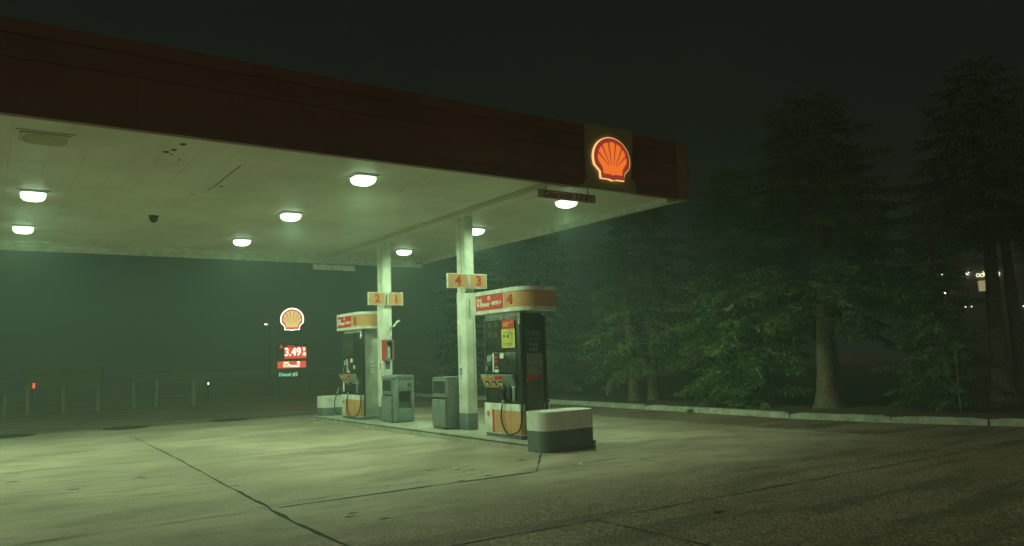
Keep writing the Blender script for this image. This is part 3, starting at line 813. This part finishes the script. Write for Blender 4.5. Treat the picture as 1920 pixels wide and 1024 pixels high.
    text('lettering', 'NiTRO+', .088, 'lettering_white', hd, FX(xt, .145, 2.226), .025, .12, 1, 'LEFT', width=.31)
    b = MB(); T = FX(xt - .002, .215, 2.325)
    for k in range(16):
        a, c = 2 * PI * k / 16, 2 * PI * (k + 1) / 16
        b.face([(.020 * math.cos(a), .016 * math.sin(a), 0), (.020 * math.cos(c), .016 * math.sin(c), 0), (.042 * math.cos(c), .034 * math.sin(c), 0), (.042 * math.cos(a), .034 * math.sin(a), 0)], 0, T)
    b.build('round_mark', 'lettering_white', hd)
    text('number', num, .21, 'red_num', hd, FX(xt - .002, -.40, 2.25), .028, width=.16, ext=.006)
    b = MB(); b.box(-.1, .05, -.2, -.05, 2.452, 2.475, 0, .005); b.build('cap', 'trim', hd)
    ys = -L + .02       # side panel plane
    if near:
        b = MB(); b.box(-.205, .158, ys - .006, ys - .0005, .10, 1.02); b.build('side_film', 'brown_film', e)
        b = MB(); b.box(-.205, .158, ys - .007, ys - .0005, 1.022, 2.03); ad = b.build('side_advert', 'ad_dark', e)
        text('lettering', 'GOLD', .115, 'grey_letter', ad, FY(-.025, ys - .009, 1.70), .015, 0, .95)
        text('lettering', 'STATUS', .085, 'grey_letter', ad, FY(-.025, ys - .009, 1.60), .012, 0, .92)
        b = MB(); b.box(-.11, .06, ys - .009, ys - .0075, 1.41, 1.54); pc = b.build('advert_picture', 'poster_grey', ad)
        b = MB(); b.box(-.09, -.03, ys - .011, ys - .0095, 1.44, 1.51); b.box(-.01, .03, ys - .011, ys - .0095, 1.43, 1.50); b.build('picture_marks', 'ink', pc)
        b = MB(); b.box(-.17, .145, ys - .013, ys - .0075, 1.03, 1.37); ps = b.build('side_poster', 'poster_grey', ad)
        b = MB()
        for k, (x0, x1, z) in enumerate(((-.13, .0, 1.31), (-.13, -.03, 1.275), (.02, .06, 1.275), (-.1, .0, 1.24), (.0, .1, 1.19), (-.12, .12, 1.165), (.05, .12, 1.07))):
            b.box(x0, x1, ys - .0145, ys - .0135, z, z + .014)
        b.box(.055, .075, ys - .0145, ys - .0135, 1.085, 1.12); b.box(.10, .12, ys - .0145, ys - .0135, 1.085, 1.12)
        b.build('poster_print', 'brown_film', ps)
        b = MB(); up, lo_ = [], []
        for k in range(13):
            t = k / 12; xx = -.205 + .363 * t
            up.append((xx, .965 + .05 * math.sin(PI * min(1, t * 1.15)) + .01)); lo_.append((xx, .905 + .075 * math.sin(PI * t * .62)))
        b.prism(lo_ + list(reversed(up)), .007, .011, 0, FY(0, ys, 0)); b.build('red_swoosh', 'red', e)
        # notice hung over the display
        b = MB(); b.box(xf - .022, xf - .0185, -.42, -.03, 1.47, 1.78); nt_ = b.build('notice', 'poster_yellow', e)
        b = MB(); b.box(xf - .024, xf - .0185, -.41, -.05, 1.782, 1.93); b.build('notice_head', 'red', nt_)
        b = MB()
        for (y0, y1, z0, z1) in ((-.09, -.22, 1.83, 1.85), (-.09, -.18, 1.865, 1.885), (-.2, -.27, 1.865, 1.885), (-.33, -.36, 1.88, 1.90)): b.box(xf - .0255, xf - .0243, y1, y0, z0, z1)
        b.build('notice_head_print', 'poster_yellow', nt_)
        b = MB()
        for (y0, y1, z0, z1) in ((-.08, -.13, 1.64, 1.69), (-.15, -.17, 1.65, 1.68), (-.2, -.25, 1.63, 1.69), (-.29, -.32, 1.69, 1.71), (-.33, -.35, 1.60, 1.72), (-.08, -.3, 1.72, 1.728), (-.09, -.12, 1.58, 1.59), (-.07, -.36, 1.54, 1.548), (-.07, -.34, 1.515, 1.522)):
            b.box(xf - .0235, xf - .0223, y1, y0, z0, z1)
        b.build('notice_print', 'brown_film', nt_)
    else:
        b = MB()
        for z in (1.30, 1.20, 1.12, 1.06): b.box(-.06, .03, ys - .012, ys - .0005, z, z + .022, 0, .003)
        b.build('vent', 'lettering_white', e)
        # second hose on the left for the other grade
        x2 = xf - .09; b = MB()
        b.tube([(x2 + .03, .47, .90), (x2, .50, .82), (x2 - .02, .52, .72)], [.03, .032, .022], 8); n2 = b.build('nozzle', 'dark_panel', e)
        b = MB(); b.tube([(x2 - .02, .52, .72), (x2 - .04, .55, .64), (x2 - .05, .57, .58)], .02, 8); b.build('swivel', 'chrome', n2)
        b = MB(); b.tube(cr_spline([(x2 - .05, .57, .58), (x2 - .08, .62, .45), (x2 - .09, .64, .30), (x2 - .08, .62, .17), (x2 - .03, .57, .10), (x2 + .06, .55, .08)]), .0125, 8); b.build('hose', 'rubber', e)
        b = MB(); b.box(xf - .06, xf - .03, .36, .41, .62, .84, 0, .006); b.build('nozzle_tag', 'lettering_white', e)
    return e
dispenser(7.46, 10.68, '4', True, 'near fuel pump with dark advertising on its side and header number 4')
dispenser(7.44, 16.96, '2', False, 'far fuel pump with a bare steel side and header number 2')

# ------------------------------------------------------------------ crash barriers at the island ends
def barrier(x0, x1, y0, y1, lab, z0=-.02, rr=None):
    e = empty('crash_barrier', ((x0 + x1) / 2, (y0 + y1) / 2, 0), 0, lab, 'barrier', 'rounded barriers at the island ends')
    cx, cy = e.location.x, e.location.y; rr = rr or (.19, .15, .14, .14)
    pl = lambda g: rrect(x0 - cx - g, x1 - cx + g, y0 - cy - g, y1 - cy + g, tuple(r + g for r in rr), 10)
    b = MB(); b.prism(pl(0), .32, .60, 0, bev=.022); b.build('upper_block', 'barrier_white', e)
    b = MB(); b.prism(pl(-.003), z0, .319, 0); b.build('grey_base', 'barrier_grey', e)
barrier(6.905, 7.93, 9.245, 9.78, 'near white crash barrier with a grey base at the front island end')
barrier(6.99, 7.97, 18.45, 18.95, 'far white crash barrier with a grey base behind the far pump', .1)

# ------------------------------------------------------------------ bins
def waste_bin(x0, x1, y0, y1, service, lab):
    cx, cy = (x0 + x1) / 2, (y0 + y1) / 2
    e = empty('waste_bin', (cx, cy, .12), 0, lab, 'bin', 'grey plastic bins on the island')
    w, l = (x1 - x0) / 2, (y1 - y0) / 2
    hd_ = .40
    # shell, built round the openings
    b = MB()
    b.box(-w + .03, w, -l + (.12 if service else .02), l, .03, .95, 0, .012)
    b.box(-w + .012, w - .01, -l + .14, l - .015, 0, .03)
    if service:    # service end: frame round a recessed tray
        b.box(-w + .03, -w + .11, -l, -l + .125, .02, .95, 0, .02); b.box(w - .06, w, -l, -l + .125, .02, .95, 0, .015)
        b.box(-w + .11, w - .06, -l + .004, -l + .125, .02, .30, 0, .008); b.box(-w + .11, w - .06, -l + .008, -l + .125, .66, .95, 0, .008)
    else:
        b.box(-w + .03, w, -l, -l + .025, .02, .95, 0, .012)
    b.build('shell', 'bin', e)
    b = MB()
    if service:
        b.prism([(-w + .0, .945), (w + .005, .945), (w + .005, .975), (w - .03, 1.0), (-w + .10, 1.0), (-w + .02, .975)], l * -1 - .012, l + .008, 0, Matrix(((1, 0, 0, 0), (0, 0, 1, 0), (0, 1, 0, 0), (0, 0, 0, 1))))
    else:
        b.box(-w + .03, w + .004, -l - .004, l + .004, .952, .975, 0, .008)
    b.build('lid', 'bin', e)
    y_a, y_b = (-l + .19, l - .06) if service else (-l + .07, l - .05)
    b = MB(); b.box(-w + .012, -w + .031, y_a - .035, y_b + .035, .60, .94, 0, .006)
    b.build('throat_frame', 'bin', e)
    b = MB(); b.box(-w + .0085, -w + .0118, y_a, y_b, .67, .90); b.build('throat', 'bin_dark', e)
    b = MB(); b.box(-w - .012, -w + .03, y_a - .04, y_b + .04, .04, .56, 0, .015); dr = b.build('door', 'bin', e)
    b = MB(); b.box(-w - .017, -w - .0125, y_a - .01, y_b + .01, .09, .50, 0, .003); b.build('door_panel', 'bin', dr)
    b = MB(); b.box(-w - .016, -w - .0125, cy * 0 + (y_a + y_b) / 2 - .04, (y_a + y_b) / 2 + .04, .515, .535); b.build('latch', 'bin_dark', dr)
    b = MB(); b.box(-w + .006, -w + .0300, y_a - .04, y_b + .04, .575, .59); b.build('door_gap', 'bin_dark', e)
    if service:
        b = MB(); b.box(-w + .111, w - .061, -l + .115, -l + .119, .30, .66); b.build('recess', 'bin_dark', e)
        b = MB(); b.prism([(-l + .01, .301), (-l + .11, .301), (-l + .11, .45)], -w + .112, w - .062, 0, Matrix(((0, 0, 1, 0), (1, 0, 0, 0), (0, 1, 0, 0), (0, 0, 0, 1)))); b.build('tray', 'bin_dark', e)
        b = MB(); b.box(-w + .125, w - .075, -l + .001, -l + .0075, .70, .86, 0, .003); b.build('towel_panel', 'bin', e)
        b = MB(); b.lathe([(.035, 0), (.035, .003)], seg=16, T=FY(w - .13, -l + .0005, .79)); b.build('towel_hole', 'bin_dark', e)
        b = MB(); b.box(-w + .13, w - .08, -l - .002, -l + .0035, .06, .27, 0, .003); b.build('lower_panel', 'bin', e)
    return e
waste_bin(7.23, 7.70, 14.92, 15.58, True, 'grey service bin with a deep open recess beside the far column')
waste_bin(7.21, 7.62, 12.68, 13.24, False, 'grey closed waste bin just behind the near column')

# ------------------------------------------------------------------ price pylon
az = math.atan2(10.23, 30.32)
py = empty('price_sign', (10.23, 30.32, 0), -az, 'lit roadside price pylon with scallop emblem reading 3.49', 'sign')
b = MB(); b.box(-.62, -.52, .02, .14, 0, 2.15); b.box(.52, .62, .02, .14, 0, 2.15); b.build('post', 'black', py)
b = MB(); b.box(-.53, .55, .02, .12, .85, 2.2); b.build('cabinet', 'black', py)
emblem(py, Matrix(((1, 0, 0, 0), (0, 0, -1, .06), (0, 1, 0, 3.19), (0, 0, 0, 1))), .455, ('py_rim', 'py_red', 'py_face', 'em_rib'), .10, .90)
b = MB(); b.box(-.30, .55, .005, .018, 1.63, 2.09); b.build('price_panel', 'py_panel', py)
text('price', '3.49', .44, 'py_digit', py, FY(.02, .001, 1.875), .008, 0, .86)
text('fraction', '9', .20, 'py_digit', py, FY(.455, .001, 1.97), .02, 0, .95)
text('fraction', '10', .17, 'py_digit', py, FY(.455, .001, 1.79), .015, 0, .8)
b = MB()
for (x0, x1, z0, z1) in ((-.47, -.36, 2.06, 2.11), (-.45, -.39, 2.12, 2.18), (-.18, -.02, 2.115, 2.145), (.02, .05, 2.12, 2.15)): b.box(x0, x1, .004, .019, z0, z1)
b.build('grade_marks', 'py_ledred', py)
b = MB(); b.box(-.56, .53, .0, .018, 1.25, 1.52); bn_ = b.build('banner', 'py_panel', py)
text('lettering', 'Shell', .11, 'py_digit', bn_, FY(-.33, -.004, 1.465), .008, 0, .95, 'LEFT')
text('lettering', 'V-Power', .17, 'py_digit', bn_, FY(-.36, -.004, 1.34), .012, .12, 1, 'LEFT', width=.66)
b = MB(); T = FY(.24, -.004, 1.455)
for k in range(14):
    a, c = 2 * PI * k / 14, 2 * PI * (k + 1) / 14
    b.face([(.025 * math.cos(a), .025 * math.sin(a), 0), (.025 * math.cos(c), .025 * math.sin(c), 0), (.055 * math.cos(c), .055 * math.sin(c), 0), (.055 * math.cos(a), .055 * math.sin(a), 0)], 0, T)
b.build('round_mark', 'py_digit', bn_)
text('lettering', 'Diesel #2', .20, 'py_green', py, FY(-.51, .012, 1.0), .02, 0, .93, 'LEFT')

# ------------------------------------------------------------------ far left: street lamp, small lights, boards on posts
sl_ = empty('street_lamp', (20.3, 67.0, 0), 0, 'tiny distant street lamp with a bright white head', 'street lamp')
b = MB(); b.tube([(.3, 0, 0), (.3, 0, 4.7), (.22, 0, 4.84), (.1, 0, 4.86)], .03, 6); b.build('pole', 'band_grey', sl_)
b = MB(); b.box(-.12, .1, -.1, .1, 4.81, 4.89); b.build('head', 'far_white', sl_)
for nm, x, y, z, lab, m in (('signal_lamp', 1.55, 31.6, .86, 'small red lamp on a short post among the pale posts', 'far_red'),
                            ('marker_lamp', 7.25, 31.2, .72, 'small white lamp at the right end of the far boards', 'far_white')):
    e = empty(nm, (x, y, 0), 0, lab, 'lamp')
    b = MB(); b.tube([(0, 0, 0), (0, 0, z)], .03, 6); b.build('post', 'black', e)
    if m == 'far_red': b = MB(); b.box(-.04, .03, -.06, -.0, z, z + .18); b.build('lens', m, e)
    else: b = MB(); b.lathe([(.01, 0), (.025, .03), (.025, .05), (.008, .09)], (0, 0, z), 10); b.build('lens', m, e)
def boards(pxs, z0, z1, lab, extra):
    e = empty('board_fence', (pxs[0][0], pxs[0][1], 0), 0, lab, 'fence', 'dim boards on pale posts across the road')
    ox, oy = pxs[0]
    for (x, y) in pxs:
        b = MB(); b.tube([(x - ox, y - oy, 0), (x - ox + random.uniform(-.03, .03), y - oy, z0 + .05)], .075, 7); b.build('post', 'pale_post', e)
    a, c = Vector((*pxs[0], 0)) - Vector((ox, oy, 0)), Vector((*pxs[-1], 0)) - Vector((ox, oy, 0))
    d_ = (c - a).normalized(); n_ = Vector((-d_.y, d_.x, 0)) * .06
    b = MB(); p = [a - d_ * extra - n_, c + d_ * extra - n_, c + d_ * extra + n_, a - d_ * extra + n_]
    b.prism([(q.x, q.y) for q in p], z0, z1); b.build('board', 'board', e)
boards([(1.40, 31.9), (2.42, 31.3), (3.42, 30.7)], .86, 1.5, 'wide dim brown board on three pale posts at far left', .15)
boards([(4.61, 30.9), (5.3, 30.6), (6.48, 30.2)], .92, 1.28, 'lower dim board on three pale posts left of the price pylon', .3)
for k, (x, y) in enumerate(((.35, 31.8), (.72, 31.8))):
    e = MB().tube([(0, 0, 0), (random.uniform(-.03, .05), 0, .62)], .07, 8).build('bollard', 'pale_post', None, (x, y, 0))
    tag(e, ('pale short post at the far left picture edge', 'pale short post second from the far left picture edge')[k], 'bollard', 'pale posts at far left')

# manhole covers
for k, (x, y, lab) in enumerate(((2.96, 21.05, 'dark tank cover between two others at the back of the forecourt'), (5.47, 21.2, 'dark tank cover nearest the pump island'), (.6, 21.0, 'dark tank cover at the left picture edge'))):
    e = empty('manhole_cover', (x, y, .004), 0, lab, 'manhole cover', 'tank covers in the paving')
    b = MB(); b.lathe([(.50, 0), (.49, .012), (.41, .014)], seg=24); b.build('ring', 'iron', e)
    b = MB(); b.lathe([(.40, .014), (.39, .022), (.02, .026)], seg=24); b.build('lid', 'iron', e)

# ------------------------------------------------------------------ spruces
def spruce_meshes(seed, h, R_, clear, stems=1, r0=.2, dens=1.):
    rng = np.random.default_rng(seed)
    tb = MB()
    for s in range(stems):
        ox = 0 if stems == 1 else (-.25 if s == 0 else .25); n = 14; pts, rad = [], []
        ph = rng.uniform(0, 6)
        for i in range(n + 1):
            t = i / n; z = h * t ** 1.4
            pts.append((ox * (1 + .6 * t) + .05 * math.sin(3 * t + ph) * t * 3, .04 * math.cos(4 * t + ph) * t * 3, z - .05))
            rad.append(r0 * (1 if stems == 1 else .66) * ((1 - t) ** .8 + .02) * (1 + (.55 if stems == 1 else .25) * math.exp(-z / .22)))
        tb.tube(pts, rad, 12)
    V, n_s = [], 0
    z = clear
    while z < h - .25:
        t = (z - clear) / (h - clear)
        L0 = R_ * (1 - t) ** .6 * (.72 + .28 * min(1, t / .12))
        nb = rng.integers(5, 8)
        a0 = rng.uniform(0, 2 * PI)
        for k in range(nb):
            a = a0 + 2 * PI * k / nb + rng.normal(0, .2); L = L0 * rng.uniform(.55, 1.12)
            if L < .15: continue
            up = rng.uniform(.0, .14); dr = rng.uniform(.30, .50) * (1.25 - .7 * t)
            def P(s): return np.array([math.cos(a) * L * s, math.sin(a) * L * s, z + L * (up * s - dr * s * s + .18 * s ** 3.2)])
            tb.tube([P(s) for s in (.02, .35, .7, 1.)], [.022 * L / 2 + .008, .016 * L / 2 + .006, .010, .004], 4)
            m = max(4, int(L / .085 * dens))
            for i in range(m):
                s = .16 + .86 * ((i + rng.uniform(0, 1)) / m) ** .75
                if s < .4 and rng.uniform() < .5: continue
                p = P(min(s, 1.02)); q = P(min(s, 1.) + .05) - P(min(s, 1.)); tg = q / np.linalg.norm(q)
                for sd_ in (-1, 1):
                    side = np.array([-math.sin(a), math.cos(a), 0]) * sd_
                    tw = tg * rng.uniform(.35, .9) + side * rng.uniform(.5, 1.) + np.array([0, 0, -rng.uniform(.05, .55)])
                    tw /= np.linalg.norm(tw); tl = (.42 * (1 - s) + .14) * min(1, L / 1.2) * rng.uniform(.6, 1.3)
                    ns = max(2, int(tl / .05))
                    for j in range(ns):
                        c = p + tw * tl * (j + .2) / ns + np.array([0, 0, -.12 * (j / ns) ** 2 * tl])
                        dd = tw + rng.normal(0, .45, 3); dd[2] += .05; dd /= np.linalg.norm(dd)
                        w = np.cross(dd, rng.normal(0, 1, 3)); w /= np.linalg.norm(w) + 1e-6
                        ln = rng.uniform(.09, .18); wd = rng.uniform(.014, .026)
                        V.append([c, c + dd * ln * .45 + w * wd, c + dd * ln, c + dd * ln * .45 - w * wd])
        z += rng.uniform(.22, .36) * (1 - .35 * t)
    V = np.array(V).reshape(-1, 3); nq = len(V) // 4
    me = bpy.data.meshes.new('crown')
    me.from_pydata(V.tolist(), [], [(4 * i, 4 * i + 1, 4 * i + 2, 4 * i + 3) for i in range(nq)]); me.materials.append(M['needles_lamplit' if seed == 55 else 'needles'])
    tk = tb.build('trunk', 'bark'); tk_me = tk.data; bpy.data.objects.remove(tk)
    return tk_me, me
SP = {'wide': spruce_meshes(3, 7.3, 2.7, 1.95, 1, .24, 1.5), 'twin': spruce_meshes(8, 6.4, 2.4, 1.05, 2, .24, 1.3), 'slim': spruce_meshes(21, 6.3, 2.3, .5, 1, .17, 1.3),
      'full': spruce_meshes(55, 6.0, 1.75, .35, 1, .12, 1.9),
      'bare': spruce_meshes(34, 8.0, 2.4, 4.0, 1, .22, 1.)}
def spruce(kind, x, y, rz, s, lab, zs=1.):
    e = empty('spruce_tree', (x, y, .12), rz, lab, 'tree', 'spruces behind the kerb'); e.scale = (s, s, s * zs)
    for nm, me in zip(('trunk', 'crown'), SP[kind]):
        o = bpy.data.objects.new(nm, me); C.objects.link(o); o.parent = e
    return e
spruce('wide', 15.14, 9.95, .4, 1., 'broad spruce over a stout pale bare trunk just behind the kerb')
spruce('full', 14.9, 12.05, 2.0, 1., 'lamplit green leafy spruce with boughs down to the soil, left of the stout trunk')
spruce('twin', 14.98, 15.45, -.55, 1., 'hazy spruce with a forked double trunk right of the pumps')
spruce('slim', 15.4, 20.6, 1.2, 1.0, 'dim hazy spruce directly behind the near pump header')
spruce('slim', 16.4, 26.6, 2.9, 1.05, 'faint spruce farthest left along the kerb')
spruce('slim', 18.8, 15.6, 4.0, 1.05, 'dark spruce standing between and behind the forked and the lamplit green one')
spruce('slim', 15.55, 7.75, 5.1, .55, 'low dark spruce with branches touching the soil right of the stout trunk', 1.25)
spruce('bare', 18.68, 7.96, .8, 1., 'dark tall tree with a bare trunk before the lit far building')
spruce('bare', 23.65, 9.55, 2.2, 1.05, 'dark bare trunked tree at the right picture edge')
spruce('wide', 20.2, 13.1, 3.3, 1.05, 'dark spruce half hidden behind the broad one')
st_ = empty('stake', (15.1, 7.2, .12), 0, 'thin upright wooden stake in the soil at right', 'stake')
b = MB(); b.box(-.015, .015, -.015, .015, 0, 1.05); b.build('shaft', 'bark', st_)
b = MB(); b.prism([(-.02, 0), (.02, 0), (0, .04)], -.015, .015, 0, FY(0, 0, 1.052)); b.build('point', 'bark', st_)

# ------------------------------------------------------------------ far right building with lit sign, seen through the trees
fb = empty('commercial_building', (54.9, 24.1, 0), math.atan2(54.9, -24.1) - PI / 2 * 0, 'distant building with a lit cream wall and glowing sign at far right', 'building')
az2 = math.atan2(24.1, 54.9)      # local x runs to the right in the picture, local y away from it
fb.rotation_euler.z = az2 - PI / 2
b = MB(); b.box(-2.4, 6, .2, 8, 0, 6.6); b.build('wall', 'far_wall', fb)
b = MB(); b.box(-2.6, 6.2, 0, 8.2, 6.6, 6.9); b.build('roof', 'board', fb)
b = MB(); b.box(-.2, .95, .12, .198, 4.75, 5.45); b.build('lit_wall_patch', 'far_lit', fb)  # piece of lit wall, its light put in as a glowing patch
b = MB()
xx = -.25
for k in range(6):      # glowing round letters too far off to read
    w_ = random.uniform(.07, .10); zz = 5.82 + random.uniform(-.02, .03)
    b.tube([(xx + w_ + w_ * math.cos(q * PI / 5 * random.uniform(.97, 1.03)), .05, zz + 1.3 * w_ * math.sin(q * PI / 5)) for q in range(11)], .032, 5)
    if k in (1, 4): b.tube([(xx + 2 * w_, .05, zz), (xx + 2 * w_ + .02, .05, zz + .25)], .03, 5)
    xx += 2 * w_ + .06
b.build('sign_letters', 'far_sign', fb)
for (lx, lz, r) in ((-2.2, 4.75, .10), (-2.25, 6.03, .04), (-.75, 6.0, .11), (1.65, 6.05, .09), (-1.05, 3.75, .035), (-.7, 3.75, .035), (.95, 3.6, .05), (2.2, 3.6, .04), (-2.6, 3.15, .04)):
    b = MB(); b.lathe([(r * .3, -r), (r, -r * .2), (r, r * .3), (r * .3, r)], (lx, .0, lz), 8); b.build('wall_lamp', 'far_white', fb)

# ------------------------------------------------------------------ litter
tw = MB(); tw.tube([(-.2, 0, .012), (-.05, .01, .016), (.1, -.005, .012), (.18, .015, .014)], [.006, .008, .006, .003], 6)
tw.tube([(.0, .005, .015), (.06, .05, .014)], .003, 5)
tag(tw.build('twig', 'wood', None, (7.92, 6.1, .004), -.7), 'pale dry twig lying on the dark asphalt at right', 'twig')
for k, (x, y, z, lab) in enumerate(((6.99, 13.35, .122, 'white paper scrap on the island kerb in front of the bins'), (6.55, 8.0, .006, 'white paper scrap on the paving before the near barrier'), (5.2, 8.9, .006, 'white paper scrap on the pale paving left of the island corner'))):
    b = MB(); b.face([(-.05, -.02, .003), (.04, -.03, .018), (.055, .02, .004), (.0, .035, .02), (-.04, .02, .003)])
    tag(b.build('paper_scrap', 'paper', None, (x, y, z), k * 1.3), lab, 'litter', 'paper scraps on the ground')

# ------------------------------------------------------------------ night air, sky and view
hz = MB(); hz.box(-112, 152, -52, 172, -1., 13.5)
m = bpy.data.materials.new('night_mist'); m.use_nodes = True; nt = m.node_tree; nt.nodes.clear()
out = nn(nt, 'ShaderNodeOutputMaterial'); pv = nn(nt, 'ShaderNodeVolumePrincipled')
pv.inputs['Color'].default_value = (.64, .86, .82, 1); pv.inputs['Density'].default_value = .0086; pv.inputs['Anisotropy'].default_value = .15
nt.links.new(pv.outputs[0], out.inputs['Volume']); M['haze'] = m
hz = hz.build('haze', 'haze'); tag(hz, kind='stuff')

w = bpy.data.worlds.new('World'); sc.world = w; w.use_nodes = True
bg = w.node_tree.nodes['Background']; bg.inputs[0].default_value = (.66, 1., .80, 1); bg.inputs[1].default_value = .0066
# faint warm fill light from behind the camera, added to lift the darks
sun = bpy.data.lights.new('night_fill', 'SUN'); sun.energy = .21; sun.angle = math.radians(30); sun.color = (1., .76, .50)
so = bpy.data.objects.new('night_fill', sun); C.objects.link(so)
so.rotation_euler = (math.radians(42), 0, math.radians(-38))

sc.view_settings.view_transform = 'Standard'; sc.view_settings.look = 'None'
sc.view_settings.exposure = 0; sc.view_settings.gamma = 1
cy = sc.cycles
cy.use_denoising = True; cy.max_bounces = 6; cy.volume_bounces = 1; cy.diffuse_bounces = 4; cy.sample_clamp_indirect = 4
